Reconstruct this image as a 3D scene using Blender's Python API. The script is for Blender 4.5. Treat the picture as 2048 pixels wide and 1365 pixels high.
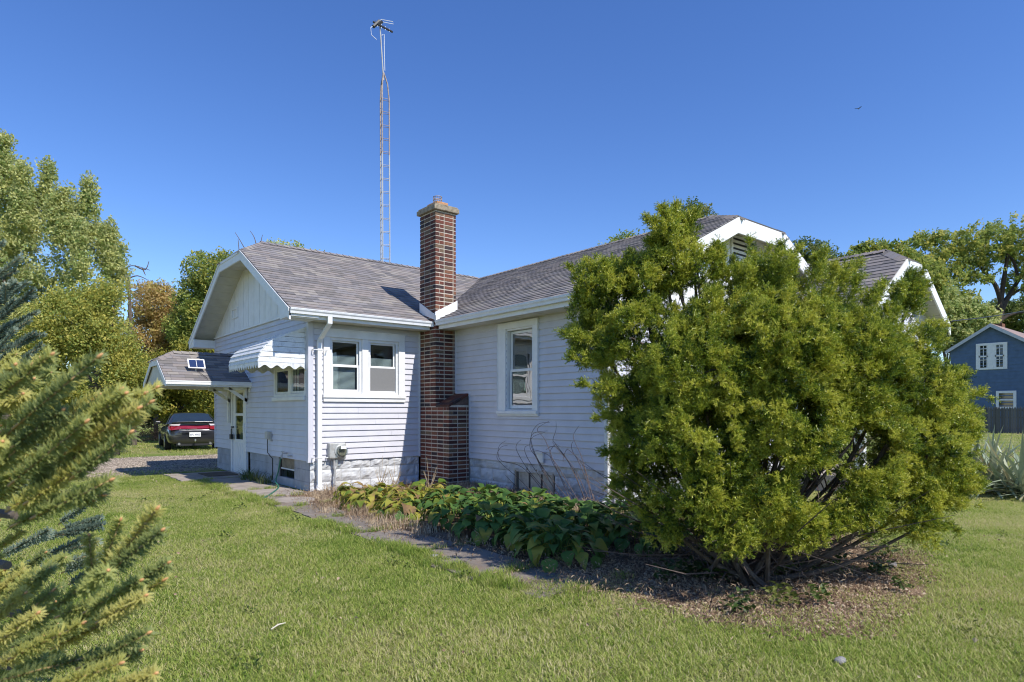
import bpy, bmesh, math, random
import numpy as np
from mathutils import Vector, Matrix, Euler, noise

random.seed(7); rng = np.random.default_rng(7)
for o in list(bpy.data.objects): bpy.data.objects.remove(o)
SC = bpy.context.scene; COL = SC.collection

# ------------------------------------------------------------------ camera, sky, sun, exposure
CAM = Vector((-4.4933, -11.2808, 1.5)); YAW = math.radians(39.525); FPX = 1264.0; HOR = 821.0
cam = bpy.data.cameras.new('camera'); camo = bpy.data.objects.new('camera', cam); COL.objects.link(camo)
camo.location = CAM; camo.rotation_euler = (math.pi/2, 0, -YAW)
cam.sensor_width = 36; cam.lens = 36*FPX/2048; cam.shift_y = (HOR-682.5)/2048
cam.clip_start = .05; cam.clip_end = 2000
cam.dof.use_dof = True; cam.dof.focus_distance = 10.5; cam.dof.aperture_fstop = 6.3
SC.camera = camo
TOSUN = Vector((.162, -1.0, 1.12)).normalized()
world = bpy.data.worlds.new('World'); SC.world = world; world.use_nodes = True
wn = world.node_tree.nodes; wl = world.node_tree.links
bgn = wn['Background']; sky = wn.new('ShaderNodeTexSky'); sky.sky_type = 'NISHITA'; sky.sun_disc = False
sky.sun_elevation = math.asin(TOSUN.z); sky.sun_rotation = math.atan2(TOSUN.x, TOSUN.y)
sky.air_density = 1.0; sky.dust_density = 0.0; sky.ozone_density = 4.0; sky.altitude = 300
hs_ = wn.new('ShaderNodeHueSaturation'); hs_.inputs['Saturation'].default_value = 1.2; hs_.inputs['Hue'].default_value = .513
wl.new(sky.outputs[0], hs_.inputs['Color']); wl.new(hs_.outputs[0], bgn.inputs[0]); bgn.inputs[1].default_value = 0.135
sun = bpy.data.lights.new('sun', 'SUN'); sun.energy = 3.9; sun.angle = math.radians(.5); sun.color = (1, .95, .87)
suno = bpy.data.objects.new('sun', sun); COL.objects.link(suno)
suno.rotation_euler = TOSUN.to_track_quat('Z', 'Y').to_euler(); suno.location = (5, -20, 25)
SC.view_settings.view_transform = 'Standard'; SC.view_settings.look = 'None'
SC.view_settings.gamma = 1; SC.view_settings.use_curve_mapping = False
SC.view_settings.exposure = 0.5
SC.render.engine = 'CYCLES'; SC.cycles.pixel_filter_type = 'BLACKMAN_HARRIS'; SC.cycles.filter_width = 1.1; SC.cycles.max_bounces = 8; SC.cycles.transparent_max_bounces = 12

# ------------------------------------------------------------------ measuring helpers (photo pixel of the 2048 picture -> world)
_f = Vector((math.sin(YAW), math.cos(YAW), 0)); _r = Vector((math.cos(YAW), -math.sin(YAW), 0))
def at(px, py, t):
    return CAM + _f*t + _r*((px-1024)/FPX*t) + Vector((0, 0, (HOR-py)/FPX*t))
def onX(px, py, X):
    d = _f + _r*((px-1024)/FPX); return at(px, py, (X-CAM.x)/d.x)
def onZ(px, py, z=0):
    return at(px, py, (z-CAM.z)*FPX/(HOR-py))

# ------------------------------------------------------------------ materials
def newmat(name):
    m = bpy.data.materials.new(name); m.use_nodes = True
    return m, m.node_tree.nodes, m.node_tree.links, m.node_tree.nodes['Principled BSDF']
def rgba(c): return (c[0], c[1], c[2], 1)
def ramp(n, stops, interp='LINEAR'):
    r = n.new('ShaderNodeValToRGB'); r.color_ramp.interpolation = interp
    e = r.color_ramp.elements
    while len(e) < len(stops): e.new(.5)
    for k, (p, c) in enumerate(stops): e[k].position = p; e[k].color = rgba(c)
    return r
def plain(name, col, rough=.5, var=.12, scale=6, bump=0, bscale=60, metal=0, coat=0, spec=.5, dirt=None, dscale=1.2, damt=.35):
    """a base colour with soft mottling, optional stains of a second colour and fine relief"""
    m, n, l, b = newmat(name)
    tc = n.new('ShaderNodeNewGeometry')
    nz = n.new('ShaderNodeTexNoise'); nz.inputs['Scale'].default_value = scale; nz.inputs['Detail'].default_value = 6
    l.new(tc.outputs['Position'], nz.inputs['Vector'])
    lo = [c*(1-var) for c in col]; hi = [min(1, c*(1+var)) for c in col]
    r = ramp(n, [(.3, lo), (.7, hi)]); l.new(nz.outputs[0], r.inputs[0]); out = r.outputs[0]
    if dirt:
        n2 = n.new('ShaderNodeTexNoise'); n2.inputs['Scale'].default_value = dscale; n2.inputs['Detail'].default_value = 9; n2.inputs['Roughness'].default_value = .65
        l.new(tc.outputs['Position'], n2.inputs['Vector'])
        r2 = ramp(n, [(.5, (0, 0, 0)), (.68, (damt,)*3)]); l.new(n2.outputs[0], r2.inputs[0])
        mx = n.new('ShaderNodeMixRGB'); l.new(r2.outputs[0], mx.inputs[0]); l.new(out, mx.inputs[1]); mx.inputs[2].default_value = rgba(dirt); out = mx.outputs[0]
    l.new(out, b.inputs['Base Color'])
    b.inputs['Roughness'].default_value = rough; b.inputs['Metallic'].default_value = metal
    b.inputs['Coat Weight'].default_value = coat; b.inputs['Specular IOR Level'].default_value = spec
    if bump:
        n3 = n.new('ShaderNodeTexNoise'); n3.inputs['Scale'].default_value = bscale; n3.inputs['Detail'].default_value = 5
        l.new(tc.outputs['Position'], n3.inputs['Vector'])
        bp = n.new('ShaderNodeBump'); bp.inputs['Strength'].default_value = bump; bp.inputs['Distance'].default_value = .01
        l.new(n3.outputs[0], bp.inputs['Height']); l.new(bp.outputs[0], b.inputs['Normal'])
    return m
def pieces(name, stops, rough=.85, grain=.25, gscale=40, bump=.4, spec=.3, interp='CONSTANT'):
    """each piece (object, or island of a joined mesh) takes its own colour from the stops"""
    m, n, l, b = newmat(name)
    oi = n.new('ShaderNodeObjectInfo'); ge = n.new('ShaderNodeNewGeometry')
    ad = n.new('ShaderNodeMath'); ad.operation = 'ADD'; l.new(oi.outputs['Random'], ad.inputs[0]); l.new(ge.outputs['Random Per Island'], ad.inputs[1])
    fr = n.new('ShaderNodeMath'); fr.operation = 'FRACT'; l.new(ad.outputs[0], fr.inputs[0])
    r = ramp(n, stops, interp); l.new(fr.outputs[0], r.inputs[0])
    nz = n.new('ShaderNodeTexNoise'); nz.inputs['Scale'].default_value = gscale; nz.inputs['Detail'].default_value = 7; l.new(ge.outputs['Position'], nz.inputs['Vector'])
    g = ramp(n, [(.25, (1-grain,)*3), (.75, (1+grain,)*3)]); l.new(nz.outputs[0], g.inputs[0])
    mx = n.new('ShaderNodeMixRGB'); mx.blend_type = 'MULTIPLY'; mx.inputs[0].default_value = 1
    l.new(r.outputs[0], mx.inputs[1]); l.new(g.outputs[0], mx.inputs[2]); l.new(mx.outputs[0], b.inputs['Base Color'])
    b.inputs['Roughness'].default_value = rough; b.inputs['Specular IOR Level'].default_value = spec
    bp = n.new('ShaderNodeBump'); bp.inputs['Strength'].default_value = bump; bp.inputs['Distance'].default_value = .004
    l.new(nz.outputs[0], bp.inputs['Height']); l.new(bp.outputs[0], b.inputs['Normal'])
    return m
def leafmat(name, stops, trans=.35, rough=.5, tint='inst', nscale=0, spec=.35, isl=.3):
    """foliage: colour from the scattered tint of each sprig (or of each object), some light passing through"""
    m, n, l, b = newmat(name)
    if tint == 'inst':
        a = n.new('ShaderNodeAttribute'); a.attribute_type = 'INSTANCER'; a.attribute_name = 'tint'; src = a.outputs['Fac']
    else:
        a = n.new('ShaderNodeObjectInfo'); src = a.outputs['Random']
    ge = n.new('ShaderNodeNewGeometry')
    mu = n.new('ShaderNodeMath'); mu.operation = 'MULTIPLY_ADD'; l.new(ge.outputs['Random Per Island'], mu.inputs[0]); mu.inputs[1].default_value = isl; mu.inputs[2].default_value = -isl/2
    ad = n.new('ShaderNodeMath'); ad.operation = 'ADD'; l.new(src, ad.inputs[0]); l.new(mu.outputs[0], ad.inputs[1]); v = ad.outputs[0]
    if nscale:
        nz = n.new('ShaderNodeTexNoise'); nz.inputs['Scale'].default_value = nscale; nz.inputs['Detail'].default_value = 4; l.new(ge.outputs['Position'], nz.inputs['Vector'])
        m2 = n.new('ShaderNodeMath'); m2.operation = 'MULTIPLY_ADD'; l.new(nz.outputs[0], m2.inputs[0]); m2.inputs[1].default_value = 1.1; m2.inputs[2].default_value = -.55
        a2 = n.new('ShaderNodeMath'); a2.operation = 'ADD'; l.new(v, a2.inputs[0]); l.new(m2.outputs[0], a2.inputs[1]); v = a2.outputs[0]
    r = ramp(n, stops); l.new(v, r.inputs[0]); l.new(r.outputs[0], b.inputs['Base Color'])
    b.inputs['Roughness'].default_value = rough; b.inputs['Specular IOR Level'].default_value = spec
    t = n.new('ShaderNodeBsdfTranslucent'); l.new(r.outputs[0], t.inputs[0])
    mx = n.new('ShaderNodeMixShader'); mx.inputs[0].default_value = trans
    l.new(b.outputs[0], mx.inputs[1]); l.new(t.outputs[0], mx.inputs[2])
    l.new(mx.outputs[0], n['Material Output'].inputs[0])
    return m
def glassmat(name, tint=(.75, .8, .8), refl=1.0, ior=1.75):
    m, n, l, b = newmat(name); n.remove(b)
    tr = n.new('ShaderNodeBsdfTransparent'); tr.inputs[0].default_value = rgba(tint)
    gl = n.new('ShaderNodeBsdfGlossy'); gl.inputs['Roughness'].default_value = .01; gl.inputs[0].default_value = (refl, refl, refl, 1)
    nz = n.new('ShaderNodeTexNoise'); nz.inputs['Scale'].default_value = 2.2
    ge = n.new('ShaderNodeNewGeometry'); l.new(ge.outputs['Position'], nz.inputs['Vector'])
    bp = n.new('ShaderNodeBump'); bp.inputs['Strength'].default_value = .08; bp.inputs['Distance'].default_value = .05
    l.new(nz.outputs[0], bp.inputs['Height']); l.new(bp.outputs[0], gl.inputs['Normal'])
    fr = n.new('ShaderNodeFresnel'); fr.inputs[0].default_value = ior
    mx = n.new('ShaderNodeMixShader'); bf = n.new('ShaderNodeMath'); bf.operation = 'SUBTRACT'; bf.inputs[0].default_value = 1; l.new(ge.outputs['Backfacing'], bf.inputs[1]); fm = n.new('ShaderNodeMath'); fm.operation = 'MULTIPLY'; l.new(fr.outputs[0], fm.inputs[0]); l.new(bf.outputs[0], fm.inputs[1])
    l.new(fm.outputs[0], mx.inputs[0]); l.new(tr.outputs[0], mx.inputs[1]); l.new(gl.outputs[0], mx.inputs[2])
    l.new(mx.outputs[0], n['Material Output'].inputs[0]); return m

M = {}
M['siding'] = plain('siding_vinyl', (.595, .59, .64), .45, .05, 3, .08, 90, dirt=(.40, .40, .45), dscale=2.5, damt=.18)
M['white'] = plain('white_paint', (.78, .78, .77), .4, .05, 5, .05, 80, dirt=(.5, .48, .43), dscale=3, damt=.22)
M['white_worn'] = plain('worn_white_paint', (.74, .74, .72), .5, .08, 9, .2, 60, dirt=(.33, .32, .29), dscale=9, damt=.7)
M['awning'] = plain('awning_paint', (.74, .75, .76), .4, .06, 9, .15, 60, dirt=(.30, .33, .38), dscale=11, damt=.55)
M['soffit'] = plain('soffit_panels', (.58, .56, .47), .55, .07, 5, .05, 60, dirt=(.4, .38, .3), dscale=4, damt=.3)
M['gutter'] = plain('gutter_metal', (.74, .75, .76), .32, .05, 4, 0, dirt=(.45, .44, .38), dscale=6, damt=.3)
M['mortar'] = plain('mortar', (.52, .46, .38), .95, .15, 30, .4, 120)
M['brick'] = pieces('brick', [(0, (.135, .045, .032)), (.2, (.075, .033, .028)), (.38, (.17, .06, .04)), (.52, (.05, .036, .038)), (.64, (.15, .10, .065)), (.76, (.10, .042, .032)), (.88, (.19, .085, .05))], .85, .3, 45, .5)
M['shingle'] = pieces('shingle', [(0, (.185, .17, .16)), (.15, (.235, .21, .20)), (.3, (.205, .19, .19)), (.45, (.28, .255, .23)), (.6, (.165, .155, .155)), (.72, (.23, .215, .215)), (.86, (.25, .22, .205))], .95, .28, 160, .6, .15)
M['deck'] = plain('roof_felt', (.09, .08, .08), .95, .1, 10)
M['block'] = plain('painted_block', (.56, .57, .58), .9, .10, 8, .5, 70, dirt=(.24, .22, .19), dscale=3, damt=.6)
M['parge'] = plain('parged_concrete', (.40, .40, .41), .95, .1, 5, .3, 60, dirt=(.22, .21, .19), dscale=2, damt=.5)
M['concrete'] = plain('old_concrete', (.33, .28, .235), .95, .18, 4, .5, 90, dirt=(.15, .13, .11), dscale=2.3, damt=.7)
M['oldwalk'] = plain('weathered_walk', (.21, .18, .15), .95, .2, 5, .6, 90, dirt=(.19, .13, .085), dscale=2.6, damt=.85)
M['cap'] = plain('mossy_cap', (.30, .25, .18), .95, .25, 14, .7, 70, dirt=(.10, .09, .06), dscale=12, damt=.7)
M['clay'] = plain('clay_flue', (.42, .22, .11), .9, .2, 18, .3)
M['steel'] = plain('galvanised', (.46, .46, .45), .45, .12, 20, 0, metal=.2, dirt=(.30, .2, .14), dscale=5, damt=.4)
M['rust'] = plain('rusty_steel', (.34, .28, .25), .7, .25, 20, 0, metal=.3)
M['black'] = plain('black_rubber', (.02, .02, .022), .5, .1, 10)
M['darkroom'] = plain('room_wall', (.42, .41, .39), .9, .05)
M['blind'] = plain('blind_slats', (.68, .69, .69), .6, .05)
M['screen'] = plain('screen_mesh', (.20, .20, .20), .9, .06, 60)
M['glass'] = glassmat('window_glass')
M['glass_main'] = glassmat('bright_window_glass', (.5, .55, .56), ior=3.2)
M['grey'] = plain('grey_enamel', (.42, .43, .42), .45, .1, 12, 0, metal=.1, dirt=(.25, .2, .14), dscale=14, damt=.5)
M['beige'] = plain('beige_plastic', (.50, .48, .42), .5, .06)
M['hose'] = plain('green_hose', (.03, .16, .11), .35, .15, 20)
M['bark'] = plain('bark', (.12, .095, .075), .95, .3, 12, .8, 30)
M['bark_dark'] = plain('dark_bark', (.055, .042, .035), .95, .3, 12, .8, 30)
M['twig'] = plain('dead_twig', (.11, .08, .07), .9, .2, 20)
M['straw'] = plain('dry_straw', (.42, .32, .20), .9, .25, 30)
M['bluehouse'] = plain('blue_paint', (.085, .14, .23), .6, .12, 3, .05, 30)
M['fencewood'] = pieces('grey_fence_wood', [(0, (.12, .115, .11)), (.3, (.16, .15, .14)), (.6, (.10, .097, .095)), (.8, (.14, .135, .13))], .9, .3, 20, .3)
M['redroof'] = plain('red_shingle', (.26, .19, .17), .9, .2, 10, .3)
M['mat'] = plain('doormat', (.10, .075, .055), .95, .3, 60, .8, 200)
M['stone'] = plain('stone', (.25, .24, .23), .9, .2, 20, .5)

# ------------------------------------------------------------------ mesh helpers
class MB:
    def __init__(s): s.v = []; s.f = []
    def add(s, vs, fs):
        k = len(s.v); s.v += [tuple(v) for v in vs]; s.f += [tuple(i+k for i in f) for f in fs]; return s
    def box(s, x0, x1, y0, y1, z0, z1):
        return s.add([(x0,y0,z0),(x1,y0,z0),(x1,y1,z0),(x0,y1,z0),(x0,y0,z1),(x1,y0,z1),(x1,y1,z1),(x0,y1,z1)],
                     [(0,3,2,1),(4,5,6,7),(0,1,5,4),(1,2,6,5),(2,3,7,6),(3,0,4,7)])
    def prism(s, poly, off):
        n = len(poly); a = [Vector(p) for p in poly]; off = Vector(off); b = [p+off for p in a]
        return s.add(a+b, [tuple(range(n)), tuple(range(2*n-1, n-1, -1))]+[(i, n+i, n+(i+1) % n, (i+1) % n) for i in range(n)])
    def tube(s, path, rad, n=7, cap=True):
        P = [Vector(p) for p in path]; N = len(P)
        if not isinstance(rad, (list, tuple)): rad = [rad]*N
        vs = []; fs = []; prev = None
        for i, p in enumerate(P):
            t = (P[min(i+1, N-1)]-P[max(i-1, 0)]); t = t.normalized() if t.length > 1e-9 else Vector((0, 0, 1))
            if prev is None: u = t.orthogonal().normalized()
            else:
                u = prev - t*prev.dot(t); u = u.normalized() if u.length > 1e-6 else t.orthogonal().normalized()
            prev = u; w = t.cross(u)
            for k in range(n):
                a = 2*math.pi*k/n; vs.append(p+(u*math.cos(a)+w*math.sin(a))*rad[i])
        for i in range(N-1):
            for k in range(n):
                k2 = (k+1) % n; fs.append((i*n+k, i*n+k2, (i+1)*n+k2, (i+1)*n+k))
        if cap: fs.append(tuple(range(n-1, -1, -1))); fs.append(tuple((N-1)*n+k for k in range(n)))
        return s.add(vs, fs)
    def mesh(s, name, mat=None, smooth=False, fix=True):
        me = bpy.data.meshes.new(name); me.from_pydata(s.v, [], s.f)
        if fix:
            bm = bmesh.new(); bm.from_mesh(me); bmesh.ops.recalc_face_normals(bm, faces=bm.faces); bm.to_mesh(me); bm.free()
        if mat: me.materials.append(M[mat] if isinstance(mat, str) else mat)
        if smooth: me.polygons.foreach_set('use_smooth', [True]*len(me.polygons))
        return me
    def build(s, name, mat, parent=None, smooth=False, bev=0, fix=True):
        o = obj(name, s.mesh(name, mat, smooth, fix), parent)
        if bev:
            b = o.modifiers.new('b', 'BEVEL'); b.width = bev; b.segments = 2; b.limit_method = 'ANGLE'; b.angle_limit = math.radians(40)
        return o
def obj(name, me, parent=None, mtx=None):
    o = bpy.data.objects.new(name, me); COL.objects.link(o)
    if mtx is not None: o.matrix_local = mtx
    if parent: o.parent = parent
    return o
def tag(o, label=None, cat=None, group=None, kind=None):
    if label: o['label'] = label
    if cat: o['category'] = cat
    if group: o['group'] = group
    if kind: o['kind'] = kind
    return o
def empty(name, loc=(0, 0, 0), rz=0):
    o = bpy.data.objects.new(name, None); COL.objects.link(o); o.location = loc; o.rotation_euler = (0, 0, rz); o.empty_display_size = .1
    return o
def copytree(o, parent=None):
    c = o.copy(); COL.objects.link(c); c.parent = parent
    for ch in o.children: copytree(ch, c)
    return c
def clip(poly, a, b, c):                       # keep a*u+b*v<=c
    out = []
    for i in range(len(poly)):
        p, q = poly[i], poly[(i+1) % len(poly)]; dp = a*p[0]+b*p[1]-c; dq = a*q[0]+b*q[1]-c
        if dp <= 1e-9: out.append(p)
        if (dp < -1e-9 and dq > 1e-9) or (dp > 1e-9 and dq < -1e-9):
            t = dp/(dp-dq); out.append((p[0]+(q[0]-p[0])*t, p[1]+(q[1]-p[1])*t))
    return out
def area(p): return abs(sum(p[i][0]*p[(i+1) % len(p)][1]-p[(i+1) % len(p)][0]*p[i][1] for i in range(len(p))))/2

def scatter(name, pts, rots, scl, tint, sources, parent=None, kind='stuff'):
    """many sprigs at points (geometry nodes): each point carries its turn, size, tint and which sprig it is"""
    n = len(pts); me = bpy.data.meshes.new(name); me.vertices.add(n)
    me.vertices.foreach_set('co', np.asarray(pts, np.float32).ravel())
    me.attributes.new('rot', 'FLOAT_VECTOR', 'POINT').data.foreach_set('vector', np.asarray(rots, np.float32).ravel())
    me.attributes.new('scl', 'FLOAT', 'POINT').data.foreach_set('value', np.asarray(scl, np.float32))
    me.attributes.new('tint', 'FLOAT', 'POINT').data.foreach_set('value', np.asarray(tint, np.float32))
    me.attributes.new('which', 'INT', 'POINT').data.foreach_set('value', rng.integers(0, len(sources), n).astype(np.int32))
    o = obj(name, me, parent); o['kind'] = kind
    g = bpy.data.node_groups.new('sprigs', 'GeometryNodeTree')
    g.interface.new_socket('Geometry', in_out='INPUT', socket_type='NodeSocketGeometry'); g.interface.new_socket('Geometry', in_out='OUTPUT', socket_type='NodeSocketGeometry')
    N = g.nodes; L = g.links; gi = N.new('NodeGroupInput'); go = N.new('NodeGroupOutput'); jn = N.new('GeometryNodeJoinGeometry')
    def attr(nm, dt):
        a = N.new('GeometryNodeInputNamedAttribute'); a.data_type = dt; a.inputs['Name'].default_value = nm; return a.outputs[0]
    ar = attr('rot', 'FLOAT_VECTOR'); as_ = attr('scl', 'FLOAT'); aw = attr('which', 'INT')
    e2r = N.new('FunctionNodeEulerToRotation'); L.new(ar, e2r.inputs[0])
    for k, src in enumerate(sources):
        oi = N.new('GeometryNodeObjectInfo'); oi.inputs['Object'].default_value = src
        cp = N.new('FunctionNodeCompare'); cp.data_type = 'INT'; cp.operation = 'EQUAL'; L.new(aw, cp.inputs[2]); cp.inputs[3].default_value = k
        ip = N.new('GeometryNodeInstanceOnPoints')
        L.new(gi.outputs[0], ip.inputs['Points']); L.new(cp.outputs[0], ip.inputs['Selection']); L.new(oi.outputs['Geometry'], ip.inputs['Instance'])
        L.new(e2r.outputs[0], ip.inputs['Rotation']); L.new(as_, ip.inputs['Scale']); L.new(ip.outputs[0], jn.inputs[0])
    L.new(jn.outputs[0], go.inputs[0])
    md = o.modifiers.new('sprigs', 'NODES'); md.node_group = g
    return o
def source(me): return bpy.data.objects.new(me.name, me)        # a sprig for scatter(); not placed in the scene itself
def eulers(dirs, roll=None):
    """turns local +Z to each direction"""
    d = np.asarray(dirs, float); d = d/np.maximum(np.linalg.norm(d, axis=1, keepdims=True), 1e-9); out = np.zeros_like(d)
    rl = rng.uniform(0, 2*math.pi, len(d)) if roll is None else roll
    for i in range(len(d)):
        q = Vector(d[i]).to_track_quat('Z', 'Y') @ Euler((0, 0, rl[i])).to_quaternion(); e = q.to_euler(); out[i] = (e.x, e.y, e.z)
    return out

# ================================================================== GROUND
def sheet(name, poly, z, mat, kind='structure'):
    mb = MB(); mb.add([(x, y, z) for x, y in poly], [tuple(range(len(poly)))]); o = mb.build(name, mat); o['kind'] = kind; return o
def groundmat():
    m, n, l, b = newmat('lawn_soil')
    ge = n.new('ShaderNodeNewGeometry')
    a = n.new('ShaderNodeTexNoise'); a.inputs['Scale'].default_value = .45; a.inputs['Detail'].default_value = 8; l.new(ge.outputs['Position'], a.inputs['Vector'])
    c = n.new('ShaderNodeTexNoise'); c.inputs['Scale'].default_value = 95; c.inputs['Detail'].default_value = 8; l.new(ge.outputs['Position'], c.inputs['Vector'])
    ra = ramp(n, [(.35, (.19, .26, .06)), (.5, (.28, .31, .10)), (.68, (.36, .31, .16))]); l.new(a.outputs[0], ra.inputs[0])
    rc = ramp(n, [(.3, (.55, .55, .55)), (.7, (1.25, 1.25, 1.2))]); l.new(c.outputs[0], rc.inputs[0])
    mx = n.new('ShaderNodeMixRGB'); mx.blend_type = 'MULTIPLY'; mx.inputs[0].default_value = 1; l.new(ra.outputs[0], mx.inputs[1]); l.new(rc.outputs[0], mx.inputs[2])
    l.new(mx.outputs[0], b.inputs['Base Color']); b.inputs['Roughness'].default_value = 1; b.inputs['Specular IOR Level'].default_value = .05
    bp = n.new('ShaderNodeBump'); bp.inputs['Distance'].default_value = .03; l.new(c.outputs[0], bp.inputs['Height']); l.new(bp.outputs[0], b.inputs['Normal'])
    return m
M['lawn'] = groundmat()
M['soil'] = plain('bed_soil', (.155, .105, .07), 1, .35, 6, 1, 45, dirt=(.34, .24, .16), dscale=2.2, damt=.75, spec=.05)
M['gravel'] = plain('gravel_drive', (.27, .22, .165), 1, .3, 12, 1, 35, dirt=(.14, .13, .08), dscale=1.1, damt=.7, spec=.05)
sheet('lawn', [(-600, -600), (600, -600), (600, 600), (-600, 600)], 0, 'lawn')
SOIL = [(-.62,-.4),(-.66,-1.8),(-.72,-3.2),(-.78,-4.3),(-.82,-5.6),(-.72,-6.6),(-.55,-7.3),(-.5,-7.9),(-.5,-8.4),(-.42,-9.05),(-.1,-9.45),(.55,-9.55),(1.4,-9.45),(2.3,-9.2),(3.0,-8.8),(3.6,-7.6),(4.2,-6.4),(4.4,-4.8),(2.9,-4.7),(2.9,.1),(.1,.1),(-.3,.3)]
sheet('soil_bed', SOIL, .004, 'soil')
DRIVE = [(-30, 5.5), (-8, 5.3), (-3.2, 5.7), (-1.8, 5.35), (-.4, 5.6), (4, 6.9), (20, 7.4), (20, 11), (3, 11.2), (-1.0, 11.6), (-6, 11), (-30, 11.4)]
sheet('driveway', DRIVE, .004, 'gravel')
walk = empty('path'); walk['kind'] = 'structure'
SLABS = [(-1.42, -.02, 3.25, 4.95, .035), (-1.16, -.06, 2.05, 3.22, .03), (-1.1, -.08, .9, 2.02, .022), (-1.08, -.1, -.25, .87, .02),
         (-1.08, -.5, -1.55, -.29, .016), (-1.06, -.44, -2.85, -1.59, .013), (-1.1, -.46, -4.15, -2.9, .014), (-1.12, -.48, -5.5, -4.2, .010), (-1.22, -.42, -6.75, -5.55, .014), (-1.12, -.3, -7.55, -6.8, .012)]
for x0, x1, y0, y1, z in SLABS:
    mb = MB(); k = 6; jit = lambda a: a+random.uniform(-.03, .03)
    poly = [(jit(x0), y0+(y1-y0)*i/k, z) for i in range(k+1)] + [(jit(x1), y1-(y1-y0)*i/k, z) for i in range(k+1)]
    mb.prism(poly, (0, 0, -.06)); mb.build('slab', 'concrete' if y0 > -.5 else 'oldwalk', walk)

# ================================================================== HOUSE
house = empty('house', (0, 0, 0))
tag(house, 'single-storey house in pale lavender-grey siding with white trim and clipped shingle gables', 'house')
WX, CHX, GY = 2.82, 2.35, 6.23            # main side wall plane, chimney face plane, far end of the wing gable wall
MY = -4.88                                # main front wall plane
Z0, Z1, EXP = .56, 3.12, .1113
EAVE = 3.27; RY = 3.115; SW = .551; RX = 6.33; SM = .5
zW = lambda y: EAVE+SW*((y+.45) if y < RY else (2*RY-y+.45))
zM = lambda x: EAVE+.01+SM*((x-2.35) if x < RX else (2*RX-x-2.35))

# --- walls and lap siding
bmb = MB(); prof = [(.012, 0), (-.015, 0), (-.017, .006), (.005, .118), (.012, .118)]
bmb.add([(0, p[0], p[1]) for p in prof]+[(1, p[0], p[1]) for p in prof], [(0,1,2,3,4),(9,8,7,6,5)]+[(i, 5+i, 5+(i+1) % 5, (i+1) % 5) for i in range(5)])
BOARD = bmb.mesh('siding_board', 'siding')
def place(face, plane, a, z):              # local x along the wall, local -y outwards
    if face == 'front': return Matrix.Translation((a, plane, z))
    return Matrix.Translation((plane, a, z)) @ Matrix.Rotation(-math.pi/2, 4, 'Z')
def wall(face, plane, a0, a1, z0, z1, holes, boards=True, th=.1):
    """face 'front' looks -Y with a = X; face 'side' looks -X with a = Y. holes: (a0,a1,z0,z1)"""
    mb = MB(); cuts = sorted({z0, z1}|{min(max(h[k], z0), z1) for h in holes for k in (2, 3)})
    for zb, zt in zip(cuts, cuts[1:]):
        sp = [(a0, a1)]
        for h in holes:
            if h[2] < (zb+zt)/2 < h[3]: sp = [q for s in sp for q in ((s[0], min(s[1], h[0])), (max(s[0], h[1]), s[1])) if q[1]-q[0] > .001]
        for s, e in sp:
            if face == 'front': mb.box(s, e, plane+.013, plane+th, zb, zt)
            else: mb.box(plane+.013, plane+th, s, e, zb, zt)
    w = mb.build('wall', 'darkroom', house)
    if boards:
        k = 0
        while z0+EXP*k < z1-.02:
            zb = z0+EXP*k; zm = zb+.05; k += 1
            sp = [(a0, a1)]
            for h in holes:
                if h[2] < zm < h[3]: sp = [q for s in sp for q in ((s[0], min(s[1], h[0])), (max(s[0], h[1]), s[1])) if q[1]-q[0] > .02]
            sp = [q for s, e in sp for q in (((s, s+(e-s)*(.2+.6*((k*.37) % 1))-.001), (s+(e-s)*(.2+.6*((k*.37) % 1))+.001, e)) if e-s > 2.2 else ((s, e),))]
            for s, e in sp:
                m = place(face, plane, s if face == 'front' else e, zb+random.uniform(-.001, .001)) @ Matrix.Diagonal((e-s, 1, 1, 1))
                obj('siding_board', BOARD, w, m)
    return w
FWIN = (.389, 1.837, 1.78, 2.90); KWIN = (.16, 1.78, 1.77, 2.36); MWIN = (-3.01, -2.28, 1.49, 2.97); DOOR = (3.62, 4.78, 0, 2.06)
wall('front', 0, .06, CHX, Z0, Z1, [FWIN])
wall('side', 0, .02, GY-.06, Z0, 3.33, [KWIN, DOOR])
wall('side', WX, MY+.07, -.02, Z0, Z1, [MWIN, (-1.11, 1, 0, 1.83), (-.62, 1, 0, 9)])
wf = wall('front', MY, WX+.06, 9.83, Z0, Z1, [], boards=False)
mb = MB(); k = 0
while Z0+EXP*k < 3.3:
    z = Z0+EXP*k; k += 1; mb.add([(WX+.06+(7*c), MY+p[0], z+p[1]) for c in (0, 1) for p in prof], [(0,1,2,3,4),(9,8,7,6,5)]+[(i, 5+i, 5+(i+1) % 5, (i+1) % 5) for i in range(5)])
tag(mb.build('siding', 'siding', wf), kind='stuff')
# rear and right walls, plain
mb = MB(); mb.box(.12, 9.8, .12, GY-.1, 3.06, 3.1); mb.box(WX+.12, 9.74, MY+.12, .1, 3.06, 3.1); mb.build('ceiling', 'darkroom', house)
mb = MB(); mb.box(2.82, 9.8, 6.25, 6.35, 3.1, 3.3); mb.prism([(2.82, 6.25, 3.3), (9.8, 6.25, 3.3), (RX, 6.25, 5.1)], (0, .08, 0)); mb.build('rear_gable', 'white', house)
mb = MB(); mb.box(.05, 9.8, GY-.1, GY, 0, 3.2); mb.box(9.74, 9.84, MY+.1, GY-.1, 0, 3.2); mb.build('rear_wall', 'siding', house)
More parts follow.
